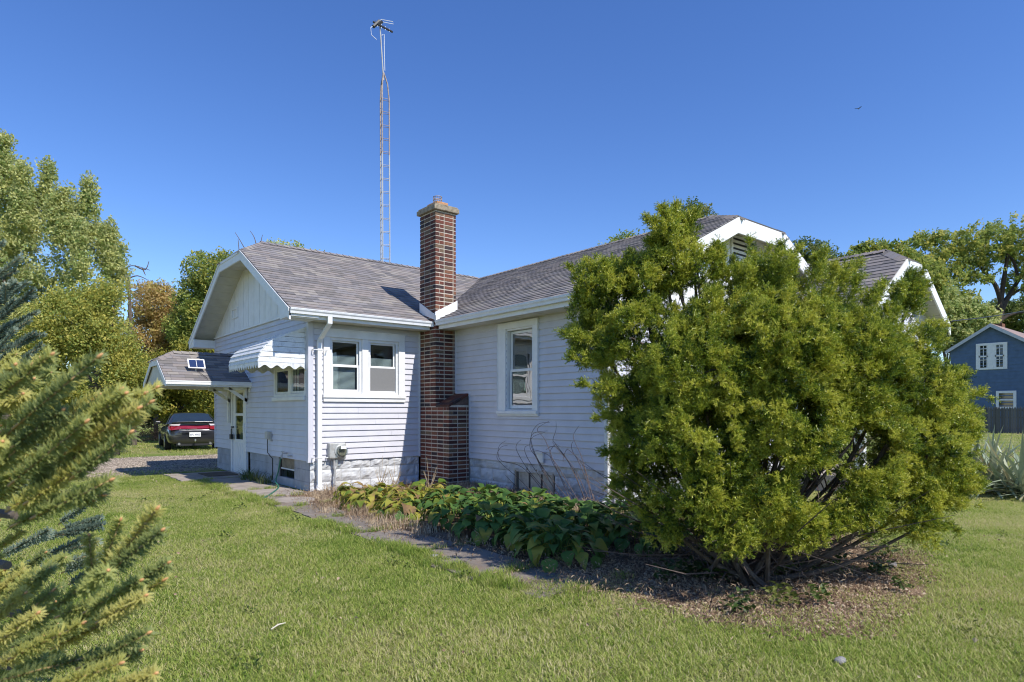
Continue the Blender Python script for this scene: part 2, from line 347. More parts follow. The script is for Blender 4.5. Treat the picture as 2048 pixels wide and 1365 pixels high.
# corner posts
mb = MB(); mb.box(-.024, .075, -.024, .002, Z0-.02, Z1); mb.box(-.024, .002, .002, .075, Z0-.02, Z1); mb.build('corner_trim', 'siding', house, bev=.003)
mb = MB(); mb.box(-.024, .002, GY-.08, GY+.015, Z0-.02, 3.33); mb.build('corner_trim', 'siding', house, bev=.003)
mb = MB(); mb.box(WX-.024, WX+.002, MY+.002, MY+.08, Z0-.02, Z1); mb.box(WX-.024, WX+.08, MY-.024, MY+.002, Z0-.02, Z1); mb.build('corner_trim', 'siding', house, bev=.003)
# white edging along the chimney
mb = MB(); mb.box(CHX-.035, CHX-.003, -.02, .01, Z0-.01, Z1); mb.build('chimney_edging', 'white', house)
mb = MB(); mb.box(WX-.02, WX+.01, -.645, -.605, 1.85, Z1); mb.box(WX-.02, WX+.01, -1.13, -.645, 1.83, 1.865); mb.box(WX-.02, WX+.01, -1.13, -1.095, Z0, 1.83); mb.build('chimney_edging', 'siding', house)

# --- foundation: rock-faced blocks
def rockmesh(seed):
    nx, nz = 10, 6; vs = []; fs = []; rr = random.Random(seed)
    for j in range(nz+1):
        for i in range(nx+1):
            u, v = i/nx, j/nz; e = min(u, 1-u, (v)*.6, (1-v)*.6)*6
            d = noise.noise((u*2.6+seed*7.3, v*1.7, seed*3.1))*.5+noise.noise((u*6+seed, v*4, seed))*.3
            d = min(1, e)*(.020+.055*max(-.4, d)); d = d if 0 < i < nx and 0 < j < nz else 0
            vs.append((u, -max(0, d), v))
    W = nx+1
    for j in range(nz):
        for i in range(nx): fs.append((j*W+i, j*W+i+1, (j+1)*W+i+1, (j+1)*W+i))
    k = len(vs); vs += [(0, .05, 0), (1, .05, 0), (1, .05, 1), (0, .05, 1)]
    fs += [tuple([k, k+1]+[i for i in range(nx, -1, -1)]), tuple([k+3]+[nz*W+i for i in range(nx+1)]+[k+2]),
           tuple([k]+[j*W for j in range(nz+1)]+[k+3]), tuple([k+1, k+2]+[j*W+nx for j in range(nz, -1, -1)])]
    return MB().add(vs, fs).mesh('block', 'block')
ROCK = [rockmesh(s) for s in range(1, 6)]
def blocks(face, plane, a0, a1, holes, parent, meshes, rows=((-.06, .162), (.167, .390), (.395, .57)), bl=.405):
    for r, (zb, zt) in enumerate(rows):
        a = a0-(bl/2 if r % 2 else 0)
        while a < a1-.03:
            s, e = max(a, a0), min(a+bl-.005, a1); a += bl; sp = [(s, e)]
            for h in holes:
                if h[2] < (zb+zt)/2 < h[3]: sp = [q for x in sp for q in ((x[0], min(x[1], h[0])), (max(x[0], h[1]), x[1])) if q[1]-q[0] > .02]
            for s2, e2 in sp:
                if e2-s2 < .04: continue
                m = place(face, plane, s2 if face == 'front' else e2, zb) @ Matrix.Diagonal((e2-s2, 1, zt-zb, 1))
                obj('block', random.choice(meshes), parent, m)
fd = MB(); fd.box(.075, CHX, .072, .2, -.1, .565)
for a, b, c, d in ((.075, .80, -.1, .565), (1.66, 3.5, -.1, .565), (4.8, GY-.05, -.1, .565), (.80, 1.66, -.1, .06)): fd.box(.074, .2, a+.004, b, c, d)
fnd0 = fd; fd = MB()
for a, b, c, d in ((MY+.05, -3.52, -.1, .565), (-2.45, -.3, -.1, .565), (-3.52, -2.45, -.1, .03), (-3.52, -2.45, .47, .565)): fd.box(WX+.074, WX+.2, a, b, c, d)
fd.box(WX+.2, 9.8, MY+.074, MY+.2, -.1, .565)
fnd1 = fd.build('foundation', 'block', house); fnd = fnd0.build('foundation', 'block', house)
blocks('front', .03, .03, CHX-.01, [], fnd, ROCK)
smooth_blk = [MB().box(0, 1, 0, .05, 0, 1).mesh('block', 'parge')]
blocks('side', .03, .04, GY-.1, [(.80, 1.66, .06, 1), (3.5, 4.8, -1, 1)], fnd, smooth_blk)
blocks('side', WX+.03, MY+.04, -1.075, [(-3.52, -2.45, .03, .47)], fnd1, ROCK)
blocks('front', MY+.03, WX+.05, 7, [], fnd1, ROCK)
# basement window in the main wall: three grey glass-block-like panes behind weathered frame
bw = MB(); X = WX+.05
bw.box(X-.03, X+.03, -3.5, -2.47, .44, .468); bw.box(X-.03, X+.03, -3.5, -2.47, .03, .06); bw.box(X-.03, X+.03, -2.51, -2.47, .06, .44); bw.box(X-.03, X+.03, -3.5, -3.47, .06, .44)
bwo = bw.build('basement_window', plain('weathered_wood', (.30, .26, .20), .9, .2, 12, .3), house)
gm = plain('dusty_pane', (.46, .42, .35), .5, .2, 7, .2, 40, dirt=(.12, .11, .09), dscale=6, damt=.6)
for k in range(3): MB().box(X+.01, X+.03, -3.46+k*.32, -3.46+k*.32+.285, .06, .44).build('pane', gm, bwo)
for k in range(2): MB().box(X+.0, X+.035, -3.175+k*.32, -3.14+k*.32, .06, .44).build('mullion', 'black', bwo)
# basement window opening in the gable wall with a metal well cover
bw = MB(); bw.box(.05, .075, 1.60, 1.655, .06, .55); bw.box(.05, .075, .81, 1.6, .06, .1)
bwo = bw.build('basement_window', 'black', house)
MB().box(.09, .11, .81, 1.655, .1, .34).build('pane', 'glass', bwo); MB().box(.07, .1, .81, 1.6, .34, .55).build('panel', plain('board_panel', (.22, .18, .12), .8, .3, 9), bwo)
MB().box(.055, .1, .81, 1.6, .32, .345).build('rail', 'white_worn', bwo)

# --- windows (local x along the wall, -y outwards)
def bars(mb, x0, x1, z0, z1, w, y0, y1, top=None, bot=None):
    t = top or w; b = bot or w
    mb.box(x0, x0+w, y0, y1, z0, z1); mb.box(x1-w, x1, y0, y1, z0, z1); mb.box(x0+w, x1-w, y0, y1, z1-t, z1); mb.box(x0+w, x1-w, y0, y1, z0, z0+b)
def sashes(win, x0, x1, z0, z1, zs, yo, glass='glass', backing=None, back_top=None, mat='white', blind=False, depth=.06):
    up = MB(); bars(up, x0, x1, zs-.02, z1, .045, yo+.012, yo+.035); u = up.build('sash', mat, win, bev=.003)
    MB().box(x0+.04, x1-.04, yo+.022, yo+.026, zs+.02, z1-.04).build('pane', glass, win)
    lo = MB(); bars(lo, x0, x1, z0, zs+.02, .045, yo-.012, yo+.01, bot=.06); lo.build('sash', mat, win, bev=.003)
    MB().box(x0+.04, x1-.04, yo-.003, yo+.001, z0+.05, zs-.02).build('pane', glass, win)
    if blind:
        mb = MB(); z = z0+.05
        while z < (back_top or z1)-.03:
            mb.prism([(x0+.05, yo+depth, z), (x0+.05, yo+depth+.018, z+.014), (x0+.05, yo+depth+.018, z+.017), (x0+.05, yo+depth, z+.003)], (x1-x0-.1, 0, 0)); z += .021
        tag(mb.build('blind', 'blind', win), kind='stuff')
    if backing:
        MB().box(x0+.01, x1-.01, yo+depth+.03, yo+depth+.035, z0+.01, back_top or z1).build('curtain', backing, win)
# front pair
win = obj('window', None, house); 
def winpart(casing, m, mat='white'):
    o = casing.build('window', mat, house, bev=.004); o.matrix_local = m; return o
bpy.data.objects.remove(win)
mb = MB()
mb.box(.266, .389, -.035, .012, 1.80, 2.87); mb.box(1.837, 1.98, -.035, .012, 1.80, 2.87); mb.box(1.045, 1.175, -.03, .03, 1.80, 2.87); mb.box(.266, 1.98, -.037, .012, 2.87, 3.02); mb.box(.255, 1.992, -.047, -.035, 3.005, 3.028)
for a, b in ((.389, 1.045), (1.175, 1.837)): mb.box(a, a+.02, -.0, .08, 1.80, 2.87); mb.box(b-.02, b, -.0, .08, 1.80, 2.87); mb.box(a+.02, b-.02, 0, .08, 2.85, 2.87); mb.box(a+.02, b-.02, 0, .08, 1.80, 1.815)
wA = winpart(mb, Matrix())
mb = MB(); mb.box(.25, 1.995, -.06, .012, 1.735, 1.80); mb.box(.262, 1.985, -.04, .012, 1.66, 1.733); mb.build('sill', 'white', wA, bev=.004)
for a, b in ((.409, 1.025), (1.195, 1.817)):
    st = MB(); bars(st, a, b, 1.815, 2.85, .03, .0, .014); st.build('storm_frame', 'gutter', wA)
sashes(wA, .43, 1.005, 1.835, 2.83, 2.345, .035, blind=True, back_top=2.58)
sashes(wA, 1.215, 1.797, 1.835, 2.83, 2.345, .035, blind=True, back_top=2.56)
MB().box(1.225, 1.787, .022, .0225, 1.88, 2.33).build('insect_screen', 'screen', wA)
# main window
m = place('side', WX, -2.051, 0)           # local x runs towards -Y
mb = MB(); w = 1.086
mb.box(0, .215, -.035, .012, 1.49, 2.98); mb.box(.955, w, -.035, .012, 1.49, 2.98); mb.box(0, w, -.037, .012, 2.98, 3.10)
mb.box(-.02, -.003, -.045, .012, 1.43, 3.1); mb.box(w+.003, w+.02, -.045, .012, 1.43, 3.1)
mb.box(.215, .235, -.01, .12, 1.49, 2.98); mb.box(.935, .955, -.01, .12, 1.49, 2.98); mb.box(.235, .935, -.01, .12, 2.95, 2.98); mb.box(.235, .935, -.01, .12, 1.49, 1.515)
wB = winpart(mb, m)
mb = MB(); mb.box(-.03, w+.01, -.065, .012, 1.435, 1.488); mb.box(-.02, w+.03, -.04, .012, 1.40, 1.432); mb.build('sill', 'white', wB, bev=.004)
sashes(wB, .25, .92, 1.53, 2.94, 2.225, .06, glass='glass_main', backing='darkroom', depth=.35)
# kitchen slider under the awning
m = place('side', 0, 1.816, 0); w = 1.695
mb = MB(); bars(mb, 0, w, 1.76, 2.38, .06, -.02, .05); mb.box(.80, .93, -.015, .04, 1.82, 2.32)
wC = winpart(mb, m)
MB().box(-.04, w-.02, -.05, .012, 1.69, 1.757).build('sill', 'white', wC, bev=.004)
for a, b in ((.07, .79), (.94, 1.63)):
    s = MB(); bars(s, a, b, 1.825, 2.315, .04, .0, .03); s.build('sash', 'white', wC); MB().box(a+.04, b-.04, .012, .016, 1.865, 2.275).build('pane', 'glass', wC)
MB().box(.98, 1.05, .045, .05, 1.86, 2.3).build('curtain', 'blind', wC); MB().box(1.12, 1.2, .045, .05, 1.86, 2.3).build('curtain', 'blind', wC); MB().box(1.25, 1.6, .04, .09, 1.86, 1.96).build('curtain', 'screen', wC)

# --- side door with storm glass, frame, pad
m = place('side', 0, 4.78, 0)
mb = MB(); mb.box(0, .10, -.03, .03, -.02, 2.07); mb.box(1.05, 1.16, -.03, .03, -.02, 2.07); mb.box(.10, 1.05, -.03, .03, 1.99, 2.07); fr = mb.build('door_frame', 'white', house, bev=.004); fr.matrix_local = m
mb = MB(); x0, x1 = .12, 1.03
mb.box(x0, x0+.16, -.005, .035, .02, 1.98); mb.box(x1-.16, x1, -.005, .035, .02, 1.98)
for a, b in ((.02, .82), (1.37, 1.43), (1.91, 1.98)): mb.box(x0+.16, x1-.16, -.005, .035, a, b)
for k in range(4): mb.box(x0+.2+k*.14, x0+.3+k*.14, -.012, -.004, .2, .74)
door = mb.build('door', 'white', house, bev=.004); door.matrix_local = m
for a, b in ((.82, 1.37), (1.43, 1.91)): MB().box(x0+.15, x1-.15, .01, .016, a, b).build('pane', 'glass', door)
MB().box(x0+.1, x1-.1, .08, .085, .8, 1.95).build('inner_door', plain('dark_door', (.05, .045, .04), .5), door)
MB().tube([(x0+.06, -.005, 1.1), (x0+.06, -.05, 1.1), (x0+.06, -.055, 1.1), (x0+.02, -.055, 1.1)], .018).build('handle', 'black', door)
MB().box(x1-.02, x1+.06, -.05, -.03, .98, 1.2).box(x1+.0, x1+.03, -.06, -.05, 1.12, 1.15).build('latch', 'white', door)
lb = MB().box(-.055, .055, -.03, .03, -.12, 0); lb.tube([(-.03, 0, 0), (-.03, 0, .1), (0, 0, .14), (.03, 0, .1), (.03, 0, 0)], .008); lbo = lb.build('lock_box', 'black', bev=.006)
lbo.location = (-.065, 4.60, .93); lbo.rotation_euler = (0, 0, -math.pi/2); tag(lbo, 'black key lock box hanging from the white side door handle', 'lock box')

# --- chimney
ch = MB(); ch.box(CHX+.006, WX+.02, -1.064, -.02, -.1, 1.60); ch.box(CHX+.006, WX+.012, -.584, -.012, 1.6, 5.5)
chim = ch.build('chimney', 'mortar', house)
ub = MB().box(0, 1, 0, .09, 0, .0615).mesh('brick', 'brick')
def unitbrick():
    me = ub; bm = bmesh.new(); bm.from_mesh(me); bmesh.ops.bevel(bm, geom=list(bm.edges), offset=.004, segments=1, affect='EDGES', clamp_overlap=True); bm.to_mesh(me); bm.free()
unitbrick()
BR = []
def run(face, plane, a0, a1, z, off, flip=False):
    a = a0-off
    while a < a1-.02:
        s, e = max(a, a0), min(a+.198, a1); a += .217
        if e-s > .03: BR.append((face, plane, s, e, z, flip))
CO = .0815
for c in range(68):
    z = -.05+c*CO; odd = c % 2
    if z < 1.53: fy = -1.07
    else: fy = -.59
    xr = 2.82 if z < 3.2 else 2.84
    if odd: run('side', CHX, fy+.1, -.004, z, .1); run('front', fy, CHX, xr, z, 0)
    else: run('side', CHX, fy, -.004, z, 0); run('front', fy, CHX+.1, xr, z, .1)
    if z > 3.3: run('front', -.004-.09, CHX+.1, xr-.1, z, .1*odd, True); run('side', xr-.09, fy+.1, -.1, z, .1*odd, True)
BR.sort(key=lambda b: (b[5], abs(b[4]-2.2) + (0 if b[4] < 3.1 or b[4] > 3.4 else 0)))
vis = [b for b in BR if not b[5]]
vis.sort(key=lambda b: (Vector(((b[1] if b[0] == 'side' else b[2]), (b[2] if b[0] == 'side' else b[1]), b[4]))-CAM).length)
rest = MB()
for k, (face, plane, s, e, z, fl) in enumerate(vis+[b for b in BR if b[5]]):
    j = random.uniform(-.002, .002)
    if k < 300:
        obj('brick', ub, chim, place(face, plane+j, s if face == 'front' else e, z) @ Matrix.Diagonal((e-s, 1, 1, 1)))
    elif face == 'front': rest.box(s, e, plane+j-(0 if not fl else -.006), plane+.09+(.006 if fl else 0), z, z+.0615)
    else: rest.box(plane+j, plane+.09, s, e, z, z+.0615)
tag(rest.build('brick_courses', 'brick', chim), kind='stuff')
# sloped brick shoulder rising to the wall
sh = MB(); n = 5
for k in range(n):
    x0 = CHX+.0+k*.094; zz = 1.585+.23*(k)/n
    for q in range(3):
        y0 = -1.075+q*.16; sh.prism([(x0, y0, zz-.02), (x0+.09, y0, zz+.026), (x0+.082, y0, zz+.07), (x0-.008, y0, zz+.022)], (0, .153, 0))
tag(sh.build('shoulder_bricks', 'brick', chim), kind='stuff')
mb = MB(); mb.prism([(CHX+.03, -1.06, 1.56), (WX, -1.06, 1.56), (WX, -1.06, 1.79)], (0, .47, 0)); mb.build('shoulder_mortar', plain('dark_mortar', (.13, .09, .075), .95, .3, 20, .4), chim)
cp = MB(); cp.box(CHX-.055, 2.895, -.645, .05, 5.505, 5.60); cp.box(CHX-.03, 2.87, -.62, .025, 5.60, 5.635); cp.build('cap', 'cap', chim, bev=.012)
fl = MB(); fl.box(CHX+.09, 2.72, -.5, -.12, 5.635, 5.73); fl.build('flue', 'clay', chim, bev=.02)
lc = MB(); cx, cy = 2.58, -.31
for k in range(12): a = k*math.pi/6; lc.tube([(cx+.085*math.cos(a), cy+.085*math.sin(a), 5.72), (cx+.085*math.cos(a), cy+.085*math.sin(a), 5.87)], .006, 4)
for z in (5.73, 5.80, 5.868): lc.tube([(cx+.088*math.cos(k*math.pi/8), cy+.088*math.sin(k*math.pi/8), z) for k in range(17)], .008, 4)
lc.tube([(cx, cy, 5.5), (cx, cy, 5.76)], .08, 12); lc.build('flue_liner', 'rust', chim)
# white flashing along both roof lines
mb = MB(); y0, y1 = -.6, -.0
mb.prism([(CHX-.012, y0-.02, zW(-.45)+.02), (CHX-.012, y1, zW(y1)-.02), (CHX-.012, y1, zW(y1)+.20), (CHX-.012, y0-.02, zW(y0)+.20)], (.02, 0, 0))
mb.prism([(CHX-.012, -.604, zM(2.35)+.0), (2.87, -.604, zM(2.87)-.02), (2.87, -.604, zM(2.87)+.20), (CHX-.012, -.604, zM(2.35)+.18)], (0, .02, 0))
mb.build('flashing', 'white', chim)

# --- roofs
SH = []                                   # shingles: (distance, matrix or None, polygon data)
unit_sh = {}
def shingle_plane(parent, o, u, v, poly, e=.14, w0=.30, parts=True):
    """o origin on the eave, u along it, v up the slope (unit); poly in (u,v)"""
    o, u, v = Vector(o), Vector(u).normalized(), Vector(v).normalized(); nrm = u.cross(v)
    if nrm.z < 0: nrm = -nrm
    V0, V1 = min(p[1] for p in poly), max(p[1] for p in poly); U0, U1 = min(p[0] for p in poly), max(p[0] for p in poly)
    c = 0; edges = []
    for i in range(len(poly)):
        p, q = poly[i], poly[(i+1) % len(poly)]; a, b = q[1]-p[1], -(q[0]-p[0]); edges.append((a, b, a*p[0]+b*p[1]))
    s = sum(poly[i][0]*poly[(i+1) % len(poly)][1]-poly[(i+1) % len(poly)][0]*poly[i][1] for i in range(len(poly)))
    if s < 0: edges = [(-a, -b, -cc) for a, b, cc in edges]
    while V0+c*e < V1-.01:
        vb = V0+c*e; a = U0-random.uniform(0, w0); c += 1
        while a < U1:
            w = w0*random.choice((.6, .8, 1, 1, 1.15)); q = [(a+.002, vb), (a+w-.002, vb), (a+w-.002, vb+e*1.12), (a+.002, vb+e*1.12)]; lift = random.choice((0, 0, .004)); a += w
            cl = q
            for ed in edges:
                cl = clip(cl, *ed)
                if len(cl) < 3: break
            if len(cl) < 3 or area(cl) < .0006: continue
            full = abs(area(cl)-area(q)) < 1e-4 or (abs(area(cl)-area(q)) < .0062 and len(cl) == 4 and c*e > V1-V0)
            h = lambda pv: .004+(.012+lift)*(1-(pv-vb)/(e*1.12))
            cen = o+u*(q[0][0]+w/2)+v*(vb+e/2)
            if full and parts:
                mtx = Matrix((( (u.x*w, v.x, nrm.x, 0), (u.y*w, v.y, nrm.y, 0), (u.z*w, v.z, nrm.z, 0), (0, 0, 0, 1)))); p0 = o+u*q[0][0]+v*vb; mtx.translation = p0
                SH.append(((cen-CAM).length, parent, mtx, None))
            else:
                top = [o+u*p[0]+v*p[1]+nrm*h(p[1]) for p in cl]; bot = [o+u*p[0]+v*p[1] for p in cl]
                SH.append((1e9, parent, None, (top, bot)))
shm = MB(); shm.add([(0,0,0),(1,0,0),(1,.157,0),(0,.157,0),(.004,0,.015),(.996,0,.015),(.996,.157,.004),(.004,.157,.004)], [(0,3,2,1),(4,5,6,7),(0,1,5,4),(1,2,6,5),(2,3,7,6),(3,0,4,7)])
SHINGLE = shm.mesh('shingle', 'shingle')
def slab(mb, poly, zf, th=.07): mb.prism([(x, y, zf(x, y)) for x, y in poly], (0, 0, -th))
RKX = -.5; HX = .18; CL = .78             # wing rake plane, hip start, half width of the clip
hz = zW(RY-CL)
zWH = lambda x, y: hz+(zW(RY)-hz)*(x-RKX)/(HX-RKX)
wroof = MB(); zw2 = lambda x, y: zW(y)
slab(wroof, [(RKX, -.45), (RKX, RY-CL), (HX, RY), (6.26, RY), (2.35, -.45)][::-1], zw2)
slab(wroof, [(RKX, 2*RY+.45), (RKX, RY+CL), (HX, RY), (6.26, RY), (2.35, 2*RY+.45)], zw2)
slab(wroof, [(RKX, RY-CL), (RKX, RY+CL), (HX, RY)], zWH)
wro = wroof.build('roof', 'deck', house)
cw = math.sqrt(1+SW*SW)
shingle_plane(wro, (0, -.47, zW(-.47)+.001), (1, 0, 0), (0, 1/cw, SW/cw), [(RKX-.02, 0), (2.30, 0), (2.42, .0), (6.2, (RY+.47)*cw), (HX, (RY+.47)*cw), (RKX-.02, (RY-CL+.47)*cw)])
hs = Vector((HX-RKX, 0, zW(RY)-hz)); 
shingle_plane(wro, (RKX-.02, RY, hz+.001), (0, -1, 0), hs, [(-CL, 0), (CL, 0), (0, hs.length)], parts=False)
shingle_plane(wro, (0, 2*RY+.47, zW(2*RY+.47)+.001), (-1, 0, 0), (0, -1/cw, SW/cw), [(.52, 0), (-2.3, 0), (-6.2, (RY+.47)*cw), (-HX, (RY+.47)*cw), (.52, (RY-CL+.47)*cw)], e=.14, w0=.6, parts=False)
MRY = -5.3; MCX0, MCX1 = 5.51, 7.15; MHY = -4.25
mz = zM(MCX0); zm2 = lambda x, y: zM(x); zMH = lambda x, y: mz+(zM(RX)-mz)*(y-MRY)/(MHY-MRY)
mroof = MB()
slab(mroof, [(2.35, -.45), (2.35, MRY), (MCX0, MRY), (RX, MHY), (RX, 3.2), (6.26, 3.115)], zm2)
slab(mroof, [(2.35, 6.7), (6.26, 3.115), (RX, 3.2), (RX, 6.7)], zm2)
slab(mroof, [(10.31, MRY), (10.31, 6.7), (RX, 6.7), (RX, MHY), (MCX1, MRY)], zm2)
slab(mroof, [(MCX0, MRY), (MCX1, MRY), (RX, MHY)], zMH)
mro = mroof.build('roof', 'deck', house)
cm = math.sqrt(1+SM*SM)
# u towards +Y, v up the slope
shingle_plane(mro, (2.33, 0, zM(2.33)+.001), (0, -1, 0), (1/cm, 0, SM/cm), [(.45, 0), (-MRY+.02, 0), (-MRY+.02, (MCX0-2.33)*cm), (-MHY, (RX-2.33)*cm), (-3.15, (RX-2.33)*cm)], parts=False)
hm = Vector((0, MHY-MRY, zM(RX)-mz))
shingle_plane(mro, (RX, MRY-.02, mz+.001), (1, 0, 0), hm, [(MCX0-RX, 0), (MCX1-RX, 0), (0, hm.length)], parts=False)
shingle_plane(mro, (10.33, 0, zM(10.33)+.001), (0, 1, 0), (-1/cm, 0, SM/cm), [(MRY-.02, 0), (6.7, 0), (6.7, (10.33-RX)*cm), (MHY, (10.33-RX)*cm), (MRY-.02, (10.33-MCX1)*cm)], w0=.6, parts=False)
# ridge and hip caps
def caps(parent, a, b, w=.14, name='ridge_cap'):
    a, b = Vector(a), Vector(b); d = (b-a); n = max(1, int(d.length/.16)); mb = MB(); s = Vector((0, 0, 1)).cross(d).normalized(); dn = d.normalized()
    for k in range(n):
        p = a+d*(k/n); q = a+d*((k+1.15)/n); l0 = .026; l1 = .012
        mb.add([p+s*w+Vector((0,0,-w*.48+l0)), p+Vector((0,0,l0+.01)), p-s*w+Vector((0,0,-w*.48+l0)), q+s*w+Vector((0,0,-w*.48+l1)), q+Vector((0,0,l1+.01)), q-s*w+Vector((0,0,-w*.48+l1)),
                p+s*w+Vector((0,0,-w*.48)), p, p-s*w+Vector((0,0,-w*.48))], [(0,1,4,3),(1,2,5,4),(6,7,1,0),(7,8,2,1)])
    tag(mb.build(name, 'shingle', parent, fix=False), kind='stuff')
caps(wro, (HX-.05, RY, zW(RY)), (6.1, RY, zW(RY))); caps(mro, (RX, MHY-.05, zM(RX)), (RX, 6.6, zM(RX)))
caps(wro, (RKX, RY-CL, hz), (HX, RY, zW(RY))); caps(wro, (RKX, RY+CL, hz), (HX, RY, zW(RY)))
caps(mro, (MCX0, MRY, mz), (RX, MHY, zM(RX))); caps(mro, (MCX1, MRY, mz), (RX, MHY, zM(RX)))
# fascia of the wing gable: rakes and clip, proud of the deck
def rake(parent, path, plane, depth, axis, th=.03, off=.012, name='fascia', mat='white'):
    """board following path [(a,z)...] in plane axis=plane; depth downwards"""
    for (a0, za), (a1, zb) in zip(path, path[1:]):
        mb = MB(); P = [(a0, za-off), (a1, zb-off), (a1, zb-off-depth), (a0, za-off-depth)]
        if axis == 'X': mb.prism([(plane-th, a, z) for a, z in P], (th-.002, 0, 0))
        else: mb.prism([(a, plane-th, z) for a, z in P], (0, th-.002, 0))
        mb.build(name, mat, parent)
FL = .19
rake(wro, [(-.45, zW(-.45)), (RY-CL, hz), (RY+CL, hz), (2*RY+.45, zW(-.45))], RKX, FL, 'X')
rake(mro, [(2.35, zM(2.35)), (MCX0, mz), (MCX1, mz), (10.31, zM(10.31))], MRY, .27, 'Y')
# drip edge lines
for pth in ([(-.45, zW(-.45)), (RY-CL, hz)], [(RY-CL, hz), (RY+CL, hz)], [(RY+CL, hz), (2*RY+.45, zW(-.45))]): rake(wro, pth, RKX-.03, .05, 'X', .012, .005, 'drip_edge')
# rake soffit panels (undersides), wing
def soffit_strip(parent, a0, a1, zf, x0, x1, n, axis='X', drop=.085):
    for k in range(n):
        s, e = a0+(a1-a0)*k/n, a0+(a1-a0)*(k+1)/n; g = .006 if e > s else -.006
        pts = [(s+g, zf(s+g)-drop), (e-g, zf(e-g)-drop), (e-g, zf(e-g)-drop-.012), (s+g, zf(s+g)-drop-.012)]
        mb = MB()
        if axis == 'X': mb.prism([(x0, a, z) for a, z in pts], (x1-x0, 0, 0))
        else: mb.prism([(a, x0, z) for a, z in pts], (0, x1-x0, 0))
        mb.build('soffit_panel', 'soffit', parent)
soffit_strip(wro, 2*RY+.42, RY+CL, zW, RKX+.0, .0, 11)
soffit_strip(wro, -.3, RY-CL, zW, RKX+.0, .0, 10)
soffit_strip(wro, RY-CL, RY+CL, lambda y: hz, RKX, 0, 5)
soffit_strip(mro, MCX0, MCX1, lambda x: mz, MRY, MY, 5, 'Y', .1)
soffit_strip(mro, 2.5, MCX0, zM, MRY, MY, 10, 'Y', .1); soffit_strip(mro, 10.2, MCX1, zM, MRY, MY, 10, 'Y', .1)
# boxed eaves
def eave(face, plane_f, wallp, a0, a1, parent, n):
    mb = MB()
    if face == 'front': mb.box(a0, a1, plane_f-.012, plane_f+.012, 3.115, 3.245)
    else: mb.box(plane_f-.012, plane_f+.012, a0, a1, 3.115, 3.245)
    mb.build('fascia', 'white', parent)
    for k in range(n):
        s, e = a0+(a1-a0)*k/n+.004, a0+(a1-a0)*(k+1)/n-.004; mb = MB()
        if face == 'front': mb.box(s, e, plane_f+.013, wallp, 3.122+.002*(k % 2), 3.135)
        else: mb.box(plane_f+.013, wallp, s, e, 3.122+.002*(k % 2), 3.135)
        mb.build('soffit_panel', 'soffit', parent)
eave('front', -.40, .02, RKX+.02, CHX-.02, wro, 9)
eave('side', 2.42, WX+.02, MRY+.03, -.62, mro, 15)
# eave returns of the wing gable (boxed ends)
mb = MB(); mb.prism([(RKX-.032, -.45, 3.135), (RKX-.032, -.02, 3.112), (RKX-.032, -.02, zW(-.02)-.02), (RKX-.032, -.45, zW(-.45)-.004)], (.53, 0, 0))
mb.build('eave_return', 'white', wro)
mb = MB(); mb.box(RKX-.02, .0, GY+.0, GY+.42, 3.10, 3.30); mb.build('eave_return', 'white', wro)
# gutters: K profile swept along the eave
def gutter(face, plane, a0, a1, ztop, parent, s=1):
    pr = [(0, 0), (-.055, -.0), (-.088, .005), (-.094, .0), (-.092, -.02), (-.075, -.045), (-.07, -.085), (0, -.085)]
    mb = MB()
    if face == 'front': mb.prism([(a0, plane+p[0]*s, ztop+p[1]*s) for p in pr], (a1-a0, 0, 0)); mb.box(a0, a1, plane-.096*s, plane-.09*s, ztop-.004, ztop+.012)
    else: mb.prism([(plane+p[0]*s, a0, ztop+p[1]*s) for p in pr], (0, a1-a0, 0)); mb.box(plane-.096*s, plane-.09*s, a0, a1, ztop-.004, ztop+.012)
    mb.build('gutter', 'gutter', parent)
gutter('front', -.413, RKX-.02, CHX-.0, 3.262, wro); gutter('side', 2.407, MRY-.02, -.615, 3.272, mro)
mb = MB(); mb.box(CHX-.03, CHX+.02, -.53, -.42, 3.17, 3.27); mb.build('gutter', 'gutter', wro)
gutter('side', 10.4+.095, MRY-.02, 6.7, 3.272, mro)
# gable wall boards: wing
zg = lambda y: min(zW(y), hz)-.09
nb = 34
for k in range(nb):
    s, e = .0+GY*k/nb+.004, GY*(k+1)/nb-.004; ys = sorted({s, e}|{q for q in (RY-CL, RY+CL) if s < q < e})
    mb = MB(); mb.prism([(-.004-.003*(k % 2), s, 3.37), (-.004-.003*(k % 2), e, 3.37)]+[(-.004-.003*(k % 2), y, zg(y)) for y in reversed(ys)], (.02, 0, 0)); mb.build('gable_board', 'white', wro)
MB().box(-.045, .0, -.02, GY+.0, 3.335, 3.369).build('gable_trim', 'white', wro)
mb = MB(); mb.prism([(.02, 0, 3.3), (.02, GY, 3.3)]+[(.02, y, zg(y)) for y in (GY, RY+CL, RY-CL, 0)], (.05, 0, 0)); mb.build('gable_sheathing', 'darkroom', wro)
vo = MB(); vy, vz = 4.49, 3.80
bm_ = MB(); bm_.box(-.03, -.008, vy-.23, vy-.19, vz-.12, vz+.12); bm_.box(-.03, -.008, vy+.19, vy+.23, vz-.12, vz+.12); bm_.box(-.03, -.008, vy-.19, vy+.19, vz+.09, vz+.12); bm_.box(-.03, -.008, vy-.19, vy+.19, vz-.12, vz-.09)
vo = bm_.build('gable_vent', 'white', wro)
